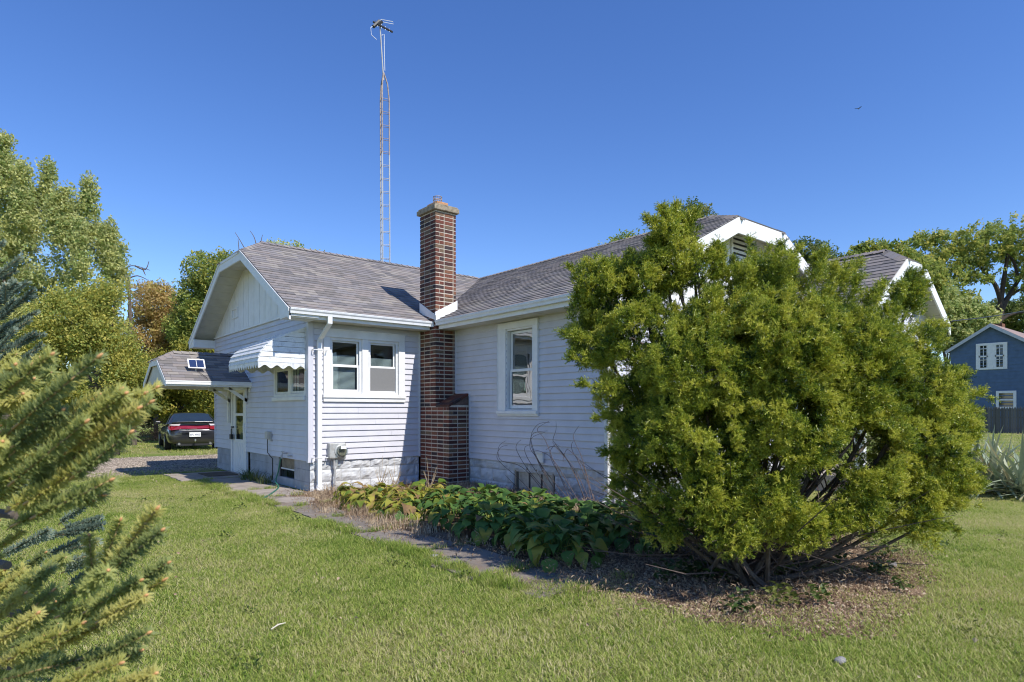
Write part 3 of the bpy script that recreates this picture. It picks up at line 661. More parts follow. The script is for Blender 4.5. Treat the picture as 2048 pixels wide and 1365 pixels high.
# main gable boards and louvre
zgm = lambda x: min(zM(x), mz)-.11
for k in range(24):
    s, e = WX+7*k/24+.004, WX+7*(k+1)/24-.004; xs = sorted({s, e}|{q for q in (MCX0, MCX1) if s < q < e}); y = MY-.004-.003*(k % 2)
    mb = MB(); mb.prism([(s, y, 3.3), (e, y, 3.3)]+[(x, y, zgm(x)) for x in reversed(xs)], (0, .03, 0)); mb.build('gable_board', 'white', mro)
lv = onX; P = at(1478, 490, 0.0001)
def onYp(px, py, Y):
    d = _f + _r*((px-1024)/FPX); return at(px, py, (Y-CAM.y)/d.y)
p0 = onYp(1463, 480, MY); p1 = onYp(1493, 505, MY)
lx0, lx1 = p0.x, p1.x; lz = (p0.z+p1.z)/2
mb = MB(); bars(mb, lx0-.04, lx1+.1, lz-.3, lz+.26, .05, MY-.03, MY-.008); lvo = mb.build('louvre_vent', 'white', mro)
for k in range(5):
    z = lz-.24+k*.09; MB().prism([(lx0, MY-.03, z), (lx0, MY-.012, z+.06), (lx0, MY-.01, z+.06), (lx0, MY-.028, z)], (lx1-lx0+.06, 0, 0)).build('slat', 'white', lvo)
MB().box(lx0, lx1+.06, MY-.0095, MY-.008, lz-.26, lz+.22).build('vent_back', 'black', lvo)

# --- porch on the main front, with its own clipped gable
PY, PX0, PX1, PC, PCL = -6.95, 6.95, 10.85, 8.88, .47
SP = .68; zP = lambda x: 3.28+SP*((x-PX0) if x < PC else (2*PC-x-PX0)); pz = zP(PC-PCL)
PH = PY+.5; zPH = lambda x, y: pz+(zP(PC)-pz)*(y-PY)/(PH-PY); pzz = lambda x, y: zP(x)
pr = MB()
slab(pr, [(PX0, MY-.3), (PX0, PY), (PC-PCL, PY), (PC, PH), (PC, MY+.6)], pzz); slab(pr, [(PX1-.04, PY), (PX1-.04, MY-.3), (PC, MY+.6), (PC, PH), (PC+PCL, PY)], pzz); slab(pr, [(PC-PCL, PY), (PC+PCL, PY), (PC, PH)], zPH)
porch = pr.build('porch_roof', 'deck', house); cpn = math.sqrt(1+SP*SP)
shingle_plane(porch, (PX0-.02, 0, zP(PX0-.02)+.001), (0, -1, 0), (1/cpn, 0, SP/cpn), [(-MY+.3, 0), (-PY+.02, 0), (-PY+.02, (PC-PCL-PX0)*cpn), (-PH, (PC-PX0+.02)*cpn), (-MY-.6, (PC-PX0+.02)*cpn)], parts=False)
hp = Vector((0, PH-PY, zP(PC)-pz)); shingle_plane(porch, (PC, PY-.02, pz+.001), (1, 0, 0), hp, [(-PCL, 0), (PCL, 0), (0, hp.length)], parts=False)
shingle_plane(porch, (PX1-.02, 0, zP(PX1-.02)+.001), (0, 1, 0), (-1/cpn, 0, SP/cpn), [(PY-.02, 0), (MY-.3, 0), (MY+.6, (PC-PX0)*cpn), (PH, (PC-PX0)*cpn), (PY-.02, (PC-PCL-PX0)*cpn)], parts=False)
caps(porch, (PC, PH, zP(PC)), (PC, MY+.5, zP(PC))); caps(porch, (PC-PCL, PY, pz), (PC, PH, zP(PC))); caps(porch, (PC+PCL, PY, pz), (PC, PH, zP(PC)))
rake(porch, [(PX0, zP(PX0)), (PC-PCL, pz), (PC+PCL, pz), (PX1-.04, zP(PX1-.04))], PY, .22, 'Y')
mb = MB(); mb.prism([(PX0+.35, PY+.3, 2.9), (PX1-.39, PY+.3, 2.9)]+[(x, PY+.3, zP(x)-.1) for x in (PX1-.39, PC+PCL, PC-PCL, PX0+.35)], (0, .08, 0)); mb.build('porch_gable', 'siding', porch)
soffit_strip(porch, PX0+.1, PC-PCL, zP, PY, PY+.3, 5, 'Y', .09); soffit_strip(porch, PX1-.14, PC+PCL, zP, PY, PY+.3, 5, 'Y', .09); soffit_strip(porch, PC-PCL, PC+PCL, lambda x: pz, PY, PY+.3, 3, 'Y', .09)
mb = MB(); mb.box(PX0+.35, PX0+.5, PY+.3, PY+.45, 0, 2.9); mb.box(PX1-.54, PX1-.39, PY+.3, PY+.45, 0, 2.9); mb.build('porch_post', 'white', porch)
mb = MB(); mb.box(PX0+.35, PX1-.39, PY+.25, MY-.01, 0, .3); mb.build('porch_floor', 'concrete', porch)
gutter('side', PX1+.06, PY, MY-.3, 3.27, porch)

# --- hood over the side door
HY0, HY1, HRX, HC = 3.30, 5.72, -1.70, 4.51; SHD = .56; HCL = .36
zH = lambda y: 2.13+SHD*((y-HY0) if y < HC else (2*HC-y-HY0)); hcz = zH(HC-HCL); HHX = HRX+.36
zHH = lambda x, y: hcz+(zH(HC)-hcz)*(x-HRX)/(HHX-HRX); zhh = lambda x, y: zH(y)
hb = MB(); slab(hb, [(HRX, HY0), (HRX, HC-HCL), (HHX, HC), (-.005, HC), (-.005, HY0)][::-1], zhh, .05); slab(hb, [(HRX, HY1), (HRX, HC+HCL), (HHX, HC), (-.005, HC), (-.005, HY1)], zhh, .05); slab(hb, [(HRX, HC-HCL), (HRX, HC+HCL), (HHX, HC)], zHH, .05)
hood = hb.build('door_hood', 'deck', house); chd = math.sqrt(1+SHD*SHD)
shingle_plane(hood, (0, HY0-.02, zH(HY0-.02)+.001), (1, 0, 0), (0, 1/chd, SHD/chd), [(HRX-.015, 0), (-.01, 0), (-.01, (HC-HY0)*chd), (HHX, (HC-HY0)*chd), (HRX-.015, (HC-HCL-HY0)*chd)], e=.13, w0=.27)
hh = Vector((HHX-HRX, 0, zH(HC)-hcz)); shingle_plane(hood, (HRX-.015, HC, hcz+.001), (0, -1, 0), hh, [(-HCL, 0), (HCL, 0), (0, hh.length)], e=.13, parts=False)
shingle_plane(hood, (0, HY1+.02, zH(HY1+.02)+.001), (-1, 0, 0), (0, -1/chd, SHD/chd), [(-HRX+.015, 0), (.01, 0), (.01, (HC-HY0)*chd), (-HHX, (HC-HY0)*chd), (-HRX+.015, (HC-HCL-HY0)*chd)], e=.13, parts=False)
caps(hood, (HHX, HC, zH(HC)), (-.02, HC, zH(HC)), .12); caps(hood, (HRX, HC-HCL, hcz), (HHX, HC, zH(HC)), .12); caps(hood, (HRX, HC+HCL, hcz), (HHX, HC, zH(HC)), .12)
rake(hood, [(HY0, zH(HY0)), (HC-HCL, hcz), (HC+HCL, hcz), (HY1, zH(HY1))], HRX, .12, 'X', .025)
MB().box(HRX-.02, -.006, HY0-.045, HY0-.022, zH(HY0)-.085, zH(HY0)-.035).box(HRX-.02, -.006, HY0-.05, HY0-.018, zH(HY0)-.033, zH(HY0)-.008).build('fascia', 'white', hood)
MB().box(HRX-.01, -.006, HY0-.015, HY0+.02, zH(HY0)-.12, zH(HY0)-.055).box(HRX-.01, -.006, HY1-.02, HY1+.015, zH(HY0)-.12, zH(HY0)-.055).build('beam', 'white', hood)
mb = MB(); mb.prism([(HRX+.03, HY0+.03, zH(HY0)-.1), (HRX+.03, HY1-.03, zH(HY0)-.1), (HRX+.03, HY1-.03, zH(HY1)-.05)]+[(HRX+.03, y, zHf-.05) for y, zHf in ((HC+HCL, hcz), (HC-HCL, hcz), (HY0+.03, zH(HY0)))], (.03, 0, 0)); mb.build('hood_gable', 'soffit', hood)
MB().box(HRX+.02, -.006, HY0+.02, HY1-.02, zH(HY0)-.1, zH(HY0)-.085).build('hood_ceiling', 'soffit', hood)
MB().prism([(-.02, HY0-.05, zH(HY0)-.02), (-.02, HY0-.02, zH(HY0)-.02), (-.02, HC, zH(HC)+.05), (-.02, HC, zH(HC)+.09)], (.014, 0, 0)).build('flashing', 'white', hood)
MB().prism([(-.03, HY0-.06, zH(HY0)-.02), (-.03, HY0-.02, zH(HY0)-.02), (-.03, HY0+.12, zH(HY0)-.2), (-.03, HY0+.09, zH(HY0)-.22)], (.02, 0, 0)).build('trim', 'white', hood)
for y in (3.56, 4.86):
    mb = MB(); mb.prism([(-.02, y, 1.76), (-.02, y, 1.68), (-.40, y, 1.94), (-.40, y, 2.02)], (0, .07, 0)); mb.box(-.07, -.02, y, y+.07, 1.2 if y > 4 else 1.66, 2.02); mb.box(-.5, -.07, y, y+.07, 1.955, 2.02); mb.build('bracket', 'white', hood)

# --- awning over the kitchen window: ribbed sloping front, flat slatted sides, scalloped skirt
aw = empty('awning', (0, 0, 0)); aw.parent = house
AY0, AY1 = .10, 1.86
AP = [(-.02, 3.02), (-.30, 2.90), (-.60, 2.765), (-.70, 2.68), (-.78, 2.60), (-.835, 2.52), (-.86, 2.43), (-.865, 2.36)]
for k in range(len(AP)-1):
    (xa, za), (xb, zb) = AP[k], AP[k+1]; d = Vector((xb-xa, 0, zb-za)).normalized(); nn = Vector((d.z, 0, -d.x)); nn = nn if nn.x < 0 else -nn
    off = nn*.012
    mb = MB(); mb.prism([(xa, AY0, za), (xb, AY0, zb), (xb+off.x*1.6, AY0, zb+off.z*1.6), (xa+off.x*.4, AY0, za+off.z*.4)], (0, AY1-AY0, 0)); mb.build('slat', 'awning', aw)
def scallop(fn, L, n):
    mb = MB(); k = n*8; t = [i/k for i in range(k+1)]
    for i in range(k):
        za = -.085-.03*math.cos(t[i]*n*2*math.pi); zb = -.085-.03*math.cos(t[i+1]*n*2*math.pi)
        mb.add([fn(t[i], 0), fn(t[i+1], 0), fn(t[i+1], zb), fn(t[i], za)], [(0, 1, 2, 3)])
    return mb
def thick(mb, name, mat, parent, th=.006):
    o = mb.build(name, mat, parent, fix=False); s = o.modifiers.new('s', 'SOLIDIFY'); s.thickness = th; s.offset = 0; return o
thick(scallop(lambda t, z: (-.872, AY0+(AY1-AY0)*t, 2.36+z), 1, 13), 'skirt', 'awning', aw)
for y in (AY0, AY1): thick(scallop(lambda t, z: (-.868+.86*t, y, 2.36+z), 1, 4), 'skirt', 'awning', aw)
zr = [2.36, 2.455, 2.55, 2.645, 2.74, 2.835, 2.93, 3.02]
def xat(z):
    for (xa, za), (xb, zb) in zip(AP, AP[1:]):
        if zb <= z <= za: return xa+(xb-xa)*(za-z)/(za-zb)
    return AP[-1][0]
for y in (AY0, AY1-.01):
    for k in range(7):
        a, b = zr[k], zr[k+1]-.006; sg = -1 if y == AY0 else 1
        mb = MB(); mb.prism([(xat(a), y+sg*.008, a), (-.012, y+sg*.008, a), (-.012, y, b), (min(-.012, xat(b)), y, b)], (0, .006, 0)); mb.build('slat', 'awning', aw)
MB().prism([(-.015, AY0-.012, 3.03), (-.60, AY0-.012, 2.775), (-.60, AY0-.012, 2.755), (-.015, AY0-.012, 2.99)], (0, .02, 0)).box(-.03, -.012, AY0-.02, AY0+.01, 2.3, 3.03).build('trim', 'awning', aw)
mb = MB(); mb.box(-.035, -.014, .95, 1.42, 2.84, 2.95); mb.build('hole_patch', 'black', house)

# --- downspouts, meter, small fittings
def duct(path, w, d, mat, name, parent):
    """rectangular pipe through path; w along X-ish, d along Y-ish"""
    mb = MB(); P = [Vector(p) for p in path]
    for k, p in enumerate(P):
        pass
    vs = []; fs = []
    for p in P: vs += [p+Vector((-w/2, -d/2, 0)), p+Vector((w/2, -d/2, 0)), p+Vector((w/2, d/2, 0)), p+Vector((-w/2, d/2, 0))]
    for k in range(len(P)-1):
        for i in range(4): fs.append((k*4+i, k*4+(i+1) % 4, k*4+4+(i+1) % 4, k*4+4+i))
    fs += [(0, 1, 2, 3), tuple(4*(len(P)-1)+i for i in (3, 2, 1, 0))]
    mb.add(vs, fs); return mb.build(name, mat, parent, bev=.006)
ds = duct([(.2, -.45, 3.18), (.2, -.45, 3.05), (.165, -.11, 2.80), (.165, -.075, 2.74), (.165, -.075, .20), (.165, -.09, .14), (.10, -.2, .05)], .085, .065, 'white', 'downspout', house)
mb = MB()
for z in (2.6, .62): mb.box(.04, .32, -.1125, -.108, z, z+.014); mb.box(.04, .055, -.108, -.014, z, z+.014); mb.box(.305, .32, -.108, -.014, z, z+.014)
mb.build('strap', 'white_worn', ds)
mb = MB(); mb.prism([(-.03, -.022, .54), (.09, -.022, .54), (.075, -.022, .60), (-.02, -.022, .72)], (0, .012, 0)); mb.build('corner_flap', 'white', house)
p = onX(1222, 1010, WX-.02)
duct([(WX-.06, MY+.10, 3.1), (WX-.06, MY+.10, .22), (WX-.08, MY+.09, .12), (WX-.25, MY+.12, .02)], .08, .075, 'white_worn', 'downspout', house)
# electric meter
mt = MB(); mt.box(.34, .52, -.12, -.0, .60, .89); mto = mt.build('electric_meter', 'grey', house, bev=.02)
mt = MB(); mt.tube([(.56, -.0, .74), (.56, -.14, .74)], .13, 20); mt.box(.42, .69, -.10, 0, .58, .89); mt.build('meter_box', 'grey', mto, bev=.03)
MB().tube([(.57, -.14, .74), (.57, -.20, .74), (.57, -.215, .74)], [.105, .105, .085], 20).build('meter_dome', 'glass', mto, smooth=False)
MB().tube([(.57, -.139, .74), (.57, -.16, .74)], .09, 16).build('meter_dial', plain('dial', (.22, .2, .15), .6, .3, 30), mto)
MB().box(.52, .63, -.222, -.212, .78, .84).build('number_plate', 'white', mto)
MB().tube([(.46, -.06, .6), (.46, -.06, .42), (.47, -.06, .38), (.47, -.06, -.03)], .02, 10).build('conduit', 'steel', mto)
MB().tube([(.50, -.06, .58), (.50, -.05, .45), (.47, -.05, .40)], .03, 8).build('elbow', 'grey', mto)
ub2 = MB(); ub2.box(-.09, -.014, 2.0, 2.16, .90, 1.06); ubo = ub2.build('utility_box', 'beige', house, bev=.008); MB().tube([(-.05, 2.09, .91), (-.05, 2.09, .62), (-.02, 2.02, .55), (.02, 2.0, .5), (.02, 2.0, .05)], .008, 6).build('cable', 'black', ubo)
MB().box(-.03, -.014, 1.93, 1.99, .86, 1.06).build('bracket', 'grey', ubo)
fc = MB(); fc.tube([(-.01, 1.08, .655), (-.10, 1.08, .655), (-.12, 1.08, .61)], .016, 8); fc.tube([(-.1, 1.02, .69), (-.1, 1.14, .69)], .012, 6); fc.tube([(-.1, 1.08, .655), (-.1, 1.08, .69)], .008, 6)
fc.tube([(-.01, .82, .62), (-.08, .82, .62)], .014, 8); fc.tube([(-.08, .79, .62), (-.08, .85, .62)], .014, 8); fc.build('faucet', 'steel', house)
q = onX(1078, 910, WX-.02)
MB().box(WX-.06, WX-.013, -3.31, -3.16, .60, .77).box(WX-.085, WX-.06, -3.32, -3.15, .755, .785).build('vent_hood', 'white', house, bev=.006)

# --- place the shingles
SH.sort(key=lambda s: s[0]); restsh = {}
for k, (d, par, mtx, pg) in enumerate(SH):
    if mtx is not None and k < 300: obj('shingle', SHINGLE, par, mtx); continue
    mb = restsh.setdefault(par.name, (MB(), par))[0]
    if mtx is not None: mb.add([mtx @ v.co for v in SHINGLE.vertices], [tuple(p.vertices) for p in SHINGLE.polygons])
    else:
        t, b = pg; n = len(t); mb.add(t+b, [tuple(range(n)), tuple(range(2*n-1, n-1, -1))]+[(i, n+i, n+(i+1) % n, (i+1) % n) for i in range(n)])
for mb, par in restsh.values(): tag(mb.build('shingle_courses', 'shingle', par), kind='stuff')

#@@P2
# ================================================================== TELEVISION MAST behind the house
mast = empty('antenna_tower', (5.1, 6.75, 0)); tag(mast, 'tall slender steel lattice tower carrying a television aerial, rusty towards the top', 'antenna tower')
def mastp(px, py): return onYp(px, py, 6.75)
B0 = Vector((5.16, 6.75, 0)); B1 = mastp(767, 145); dirm = (B1-B0)/B1.z
axis = lambda z: B0+dirm*z
ztop = B1.z-.35
leg = [lambda z: axis(z)+Vector((-.11, -.11, 0)), lambda z: axis(z)+Vector((.17, -.05, 0)), lambda z: axis(z)+Vector((-.03, .16, 0))]
zr_ = 9.6
for L_ in leg:
    a = MB().tube([L_(z)-Vector((5.1, 6.75, 0)) for z in (0, 3, zr_)], .022, 8).build('leg', 'steel', mast)
    tp = [L_(z)-Vector((5.1, 6.75, 0)) for z in (zr_, ztop-.5)]+[(L_(ztop)*.7+axis(ztop)*.3)-Vector((5.1, 6.75, 0)), axis(ztop+.35)-Vector((5.1, 6.75, 0))]
    MB().tube(tp, .022, 8).build('leg', 'rust', mast)
z = .4; off = Vector((5.1, 6.75, 0))
while z < ztop-.4:
    mb = MB()
    for i in range(3): mb.tube([leg[i](z)-off, leg[(i+1) % 3](z+.06)-off], .009, 5, False)
    mb.build('rung', 'rust' if z > zr_ else 'steel', mast); z += .42
T0 = axis(ztop+.1)-off; T1 = onYp(760, 52, 6.75)-off
MB().tube([T0, T1], .022, 8).build('mast_pole', 'steel', mast)
tb = (T0+T1)/2
MB().tube([T0+Vector((.03, -.03, .3)), tb+Vector((.07, -.03, .2)), tb+Vector((.07, -.03, .6)), T1+Vector((.04, -.03, -.3))], .009, 5).build('cable', 'white', mast)
# aerial: boom pointing right and away, black clamps, pale thin rods
aer = MB(); bd = Vector((.46, -.22, -.20)); a0 = T1+Vector((-.1, 0, .02)); 
aer.tube([a0-bd*.25, a0+bd*.95], .03, 6)
ael = aer.build('aerial', 'black', mast)
for k in range(9):
    p = a0+bd*(-.1+.12*k); ln = .22-.014*k; up = Vector((.12, .25, .95)).normalized()
    MB().tube([p-up*ln*.5, p+up*ln*.5], .007, 4).build('rod', 'gutter' if k % 2 else 'black', ael)
MB().tube([a0+Vector((0, 0, .05)), a0+Vector((.15, 0, .20)), a0+Vector((.5, -.1, .22)), a0+Vector((.52, -.1, .15)), a0+Vector((.15, 0, .13))], .008, 4).build('loop', 'gutter', ael)
MB().tube([a0+Vector((-.05, 0, -.02)), a0+Vector((-.22, 0, -.2)), a0+Vector((-.2, 0, -.42)), a0+Vector((-.02, 0, -.5))], .008, 4).build('loop', 'gutter', ael)
MB().tube([a0+Vector((-.13, 0, -.14)), a0+Vector((.08, 0, .12))], .055, 6).tube([a0+Vector((.0, 0, -.03)), a0+Vector((.16, -.02, .12))], .05, 6).build('dipole', 'black', ael)

# ================================================================== THINGS BY THE HOUSE
spn = Vector((0, -SHD, 1)).normalized(); sp = empty('solar_panel', (-1.05, 3.66, zH(3.66)+.02)); tag(sp, 'small white-framed solar panel standing on the shingles of the door hood', 'solar panel')
spm = Matrix.Rotation(math.radians(58), 4, 'X')
f_ = MB(); f_.box(-.17, .17, -.12, .12, -.012, .0); fo = f_.build('frame', 'white', sp); SOLM = Matrix.Translation((0, -.02, .16)) @ spm; fo.matrix_local = SOLM
for a in (-.145, .005):
    c = MB().box(a, a+.14, -.095, .095, .0, .004).build('cell', plain('solar_cell', (.02, .04, .12), .15, .1), sp); c.matrix_local = SOLM
MB().tube([(0, .02, 0), (0, .0, .12)], .025, 6).build('stand', 'beige', sp); MB().tube([(0, 0, .03), (.06, -.15, -.06), (.14, -.33, -.16), (.16, -.37, -.25)], .006, 5).build('cable', 'black', sp)
dm = MB(); dm.box(-.8, -.16, 3.72, 4.58, .036, .05); tag(dm.build('doormat', 'mat', bev=.006), 'dark brown doormat lying on the concrete pad at the side door', 'doormat')
sh_ = MB(); sh_.tube([(-.3, 3.5, .05), (-.22, 3.42, .075), (-.15, 3.4, .06)], [.03, .045, .03], 8)
hp_ = [onX(575, 907, -.12)]
hp_ = [Vector((-.12, 1.08, .60)), Vector((-.14, 1.09, .52)), Vector((-.16, 1.15, .3)), Vector((-.20, 1.17, .12)), onZ(557, 975, .03), onZ(545, 986, .03), onZ(530, 995, .03), onZ(512, 1001, .03)]
def smooth(P, n=6):
    P = [Vector(p) for p in P]; out = []
    for i in range(len(P)-1):
        p0, p1, p2, p3 = P[max(i-1, 0)], P[i], P[i+1], P[min(i+2, len(P)-1)]
        for k in range(n):
            t = k/n; out.append(.5*((2*p1)+(p2-p0)*t+(2*p0-5*p1+4*p2-p3)*t*t+(3*p1-p0-3*p2+p3)*t**3))
    return out+[P[-1]]
hose = empty('garden_hose', (-.12, 1.08, 0)); tag(hose, 'green garden hose hanging from the faucet and trailing over the concrete walk', 'garden hose')
MB().tube([p-Vector((-.12, 1.08, 0)) for p in smooth(hp_)], .014, 8).build('tube', 'hose', hose, smooth=True); MB().tube([(0, 0, .62), (0, 0, .56)], .02, 8).build('coupling', 'steel', hose)
ss = MB(); c0 = onZ(583, 1003); ss.tube([(c0.x+.05, c0.y, -.03), (c0.x+.05, c0.y, .03)], .33, 20); sso = ss.build('stepping_stone', 'concrete', bev=.008); tag(sso, 'round concrete stepping stone beside the downspout at the house corner', 'stepping stone')
spb = MB(); q = onZ(1240, 1012); spb.box(-.5, .25, -.18, .18, 0, .03); spb.box(-.5, .25, -.18, -.14, .03, .1); spb.box(-.5, .25, .14, .18, .03, .1); o = spb.build('splash_block', 'white_worn', bev=.01); o.location = (q.x+.3, q.y+.2, .0); o.rotation_euler = (0, 0, .5); tag(o, 'worn white splash block at the foot of the downspout beside the yew', 'splash block')
stk = MB(); a, b = onZ(542, 1259, .03), onZ(571, 1246, .035); stk.tube([a, (a+b)/2+Vector((0, 0, .01)), b], [.004, .0055, .0035], 6); tag(stk.build('stick', plain('pale_stick', (.62, .56, .45), .8)), 'short pale stick lying on the open lawn', 'stick')
def rock(name, p, r, lab, mat='stone', sq=.4):
    bm = bmesh.new(); bmesh.ops.create_icosphere(bm, subdivisions=2, radius=1)
    for v in bm.verts: v.co *= 1+.25*noise.noise(v.co*1.3+Vector(p)); v.co.z *= sq
    me = bpy.data.meshes.new(name); bm.to_mesh(me); bm.free(); me.materials.append(M[mat]); o = obj(name, me); o.location = (p[0], p[1], p[2]); o.scale = (r, r*.7, r); tag(o, lab, 'stone'); return o
p = onZ(1681, 1316, .03); rock('stone', (p.x, p.y, .015), .045, 'small grey stone lying alone on the lawn in front of the yew', sq=.45)
p = onZ(868, 1112, .03); rock('stone', (p.x, p.y, .03), .05, 'pale stone on the shaded walk next to the hosta bed')
p = onZ(1785, 1130, .04); rock('stone', (p.x, p.y, .04), .05, 'small pale stone at the edge of the soil under the yew', 'stone', .7)

# bare arching stems against the main wall
st = empty('bare_shrub', (2.3, -3.6, 0)); tag(st, 'leafless shrub of thin arching stems in front of the basement window', 'shrub')
stems = [[(1155,1010),(1085,935),(1062,880),(1075,850),(1100,845)], [(1130,1000),(1075,920),(1060,895),(1066,868),(1095,862)], [(1150,1005),(1110,930),(1090,880),(1075,862),(1080,853),(1098,843)], [(1180,1000),(1140,930),(1112,890),(1106,880),(1112,860),(1112,843)],
 [(1190,1000),(1150,940),(1120,905),(1105,885)], [(1195,985),(1165,920),(1150,885),(1147,870),(1158,852)], [(1200,980),(1160,930),(1146,905),(1143,890),(1149,880)], [(1110,1000),(1060,950),(1035,930),(1003,922),(996,905),(1000,890),(1012,882)], [(1090,1000),(1040,960),(1000,925),(994,910),(1002,895),(1015,891)],
 [(1120,1005),(1060,945),(1035,905),(1033,890),(1042,880)], [(1125,1005),(1070,940),(1052,910),(1050,895),(1060,890)], [(1140,1005),(1090,950),(1072,915),(1062,890),(1065,875),(1090,865)], [(1160,1010),(1125,960),(1105,925),(1100,905),(1110,890),(1120,893)], [(1080,1010),(1035,975),(1010,950)], [(1170,1008),(1110,925),(1085,905),(1066,900)],
 [(1175,1000),(1152,952),(1128,912),(1108,893),(1092,900)], [(1185,1000),(1170,940),(1140,902),(1130,905),(1126,925)]]
for k, s_ in enumerate(stems):
    P = [onX(x, y, 2.62-.25*(i == 0)-.06*(k % 3)) for i, (x, y) in enumerate(s_)]; P[0].z = 0
    P = [p-Vector((2.3, -3.6, 0)) for p in smooth(P, 5)]; n = len(P); MB().tube(P, [.0052*(1-.7*i/n)+.001 for i in range(n)], 5).build('stem', 'twig', st)

# ================================================================== CAR
car = empty('car', onZ(390, 902) + Vector((.0, 0, 0)), math.radians(-7)); tag(car, 'dark grey saloon car with full-width red tail lights parked on the grass behind the house', 'car')
M['paint'] = plain('dark_car_paint', (.035, .034, .036), .28, .1, 3, 0, metal=.4, coat=1)
M['redlamp'] = plain('red_lens', (.26, .012, .018), .15, .1, 20, coat=.6); M['clearlamp'] = plain('clear_lens', (.55, .5, .5), .15, .1, 20, coat=.6)
M['carglass'] = plain('dark_car_glass', (.02, .03, .035), .05, .1, 3, coat=1); M['tyre'] = plain('tyre', (.02, .02, .02), .9); M['rim'] = plain('alloy', (.5, .5, .5), .3, .1, 5, metal=.8)
# stations from the rear bumper (y=0) forwards; each: half width, sill z, belt z (body), tuck
secs = [(0.0, .62, .34, .74), (.05, .74, .26, .80), (.16, .84, .22, .95), (.35, .89, .20, 1.0), (.9, .925, .19, .99), (1.6, .93, .19, .96), (2.6, .93, .19, .94), (3.6, .92, .19, .92), (4.3, .90, .2, .84), (4.85, .82, .24, .72), (5.05, .6, .32, .62)]
NS = 18
def ring(y, hw, zs, zb):
    pts = []
    for k in range(NS):
        a = k/(NS-1); ang = -math.pi*.5+math.pi*2*0
        pass
    prof_ = [(-.86, 0), (-.97, .14), (-1, .42), (-.99, .62), (-.95, .8), (-.86, .94), (-.7, 1), (-.35, 1.02), (0, 1.025)]
    full = prof_+[(-x, z) for x, z in reversed(prof_[:-1])]
    return [(x*hw, y, zs+z*(zb-zs)) for x, z in full]
mb = MB(); rows = [ring(*s) for s in secs]; n = len(rows[0])
for r in rows: mb.v += r
for i in range(len(rows)-1):
    for k in range(n): mb.f.append((i*n+k, i*n+(k+1) % n, (i+1)*n+(k+1) % n, (i+1)*n+k))
mb.f.append(tuple(range(n))); mb.f.append(tuple((len(rows)-1)*n+k for k in range(n)))
body = mb.build('body', 'paint', car, smooth=True); sd = body.modifiers.new('s', 'SUBSURF'); sd.levels = 2; sd.render_levels = 2
# cabin
gs = [(.72, .80, .96, 1.0), (1.35, .66, .96, 1.36), (1.75, .62, .96, 1.42), (2.5, .62, .96, 1.41), (2.95, .66, .94, 1.32), (3.75, .80, .92, .95)]
mb = MB(); rows = []
for y, tw, zb, zt in gs: rows.append([(-.86, y, zb), (-tw-.02, y, zt-.05*(zt > 1.1)), (-tw+.10, y, zt), (0, y, zt+.025), (tw-.10, y, zt), (tw+.02, y, zt-.05*(zt > 1.1)), (.86, y, zb)])
n = 7
for r in rows: mb.v += r
for i in range(len(rows)-1):
    for k in range(n-1): mb.f.append((i*n+k, i*n+k+1, (i+1)*n+k+1, (i+1)*n+k))
cab = mb.build('roof', 'paint', car, smooth=True); sd = cab.modifiers.new('s', 'SUBSURF'); sd.levels = 2; sd.render_levels = 2
rw = MB(); rw.prism([(-.70, .70, 1.005), (.70, .70, 1.005), (.60, 1.30, 1.325), (.3, 1.305, 1.345), (-.3, 1.305, 1.345), (-.60, 1.30, 1.325)], (0, -.035, .045)); rw.build('rear_window', 'carglass', car, bev=.01)
wsd = MB()
for s_ in (-1, 1):
    MB().prism([(s_*.845, 1.0, 1.0), (s_*.845, 3.3, .99), (s_*.69, 2.7, 1.33), (s_*.67, 1.5, 1.34)], (s_*.02, 0, .012)).build('side_window', 'carglass', car)
sp_ = MB(); sp_.prism([(-.74, .10, 1.025), (-.6, .03, 1.05), (0, .0, 1.06), (.6, .03, 1.05), (.74, .10, 1.025), (.6, .22, 1.03), (0, .2, 1.035), (-.6, .22, 1.03)], (0, 0, .03)); sp_.build('spoiler', 'paint', car, bev=.01)
MB().prism([(-.78, .14, .93), (-.25, .03, .93), (.25, .03, .93), (.78, .14, .93), (.78, .10, .83), (.25, .0, .82), (-.25, 0, .82), (-.78, .10, .83)], (0, -.012, 0)).build('light_bar', 'redlamp', car)
for s_ in (-1, 1):
    l1 = MB(); l1.prism([(s_*.50, .03, .94), (s_*.80, .13, .95), (s_*.865, .26, .94), (s_*.86, .22, .78), (s_*.78, .09, .77), (s_*.50, .01, .80)], (0, -.022, 0)); l1.build('tail_light', 'redlamp', car)
    l2 = MB(); l2.prism([(s_*.47, .035, 1.0), (s_*.78, .14, .985), (s_*.84, .25, .97), (s_*.80, .13, .945), (s_*.52, .03, .93)], (0, -.025, 0)); l2.build('reverse_light', 'clearlamp', car)
bp_ = MB(); bp_.prism([(-.70, .04, .62), (-.3, -.03, .62), (.3, -.03, .62), (.70, .04, .62), (.70, .04, .66), (.3, -.03, .66), (-.3, -.03, .66), (-.70, .04, .66)], (0, .05, 0)); bp_.build('bumper_strip', 'paint', car)
pl_ = MB(); pl_.box(-.19, .19, -.05, -.03, .52, .69); plo = pl_.build('licence_plate', 'white', car)
def text(s_, size, mat, parent, loc, rot, name):
    c = bpy.data.curves.new(name, 'FONT'); c.body = s_; c.size = size; c.extrude = .001; c.align_x = 'CENTER'; c.materials.append(M[mat])
    t_ = bpy.data.objects.new(name, c); COL.objects.link(t_); me = bpy.data.meshes.new_from_object(t_.evaluated_get(bpy.context.evaluated_depsgraph_get())); bpy.data.objects.remove(t_)
    if not me.materials: me.materials.append(M[mat])
    o = obj(name, me, parent); o.location = loc; o.rotation_euler = rot; return o
M['ink'] = plain('plate_ink', (.03, .05, .16), .5)
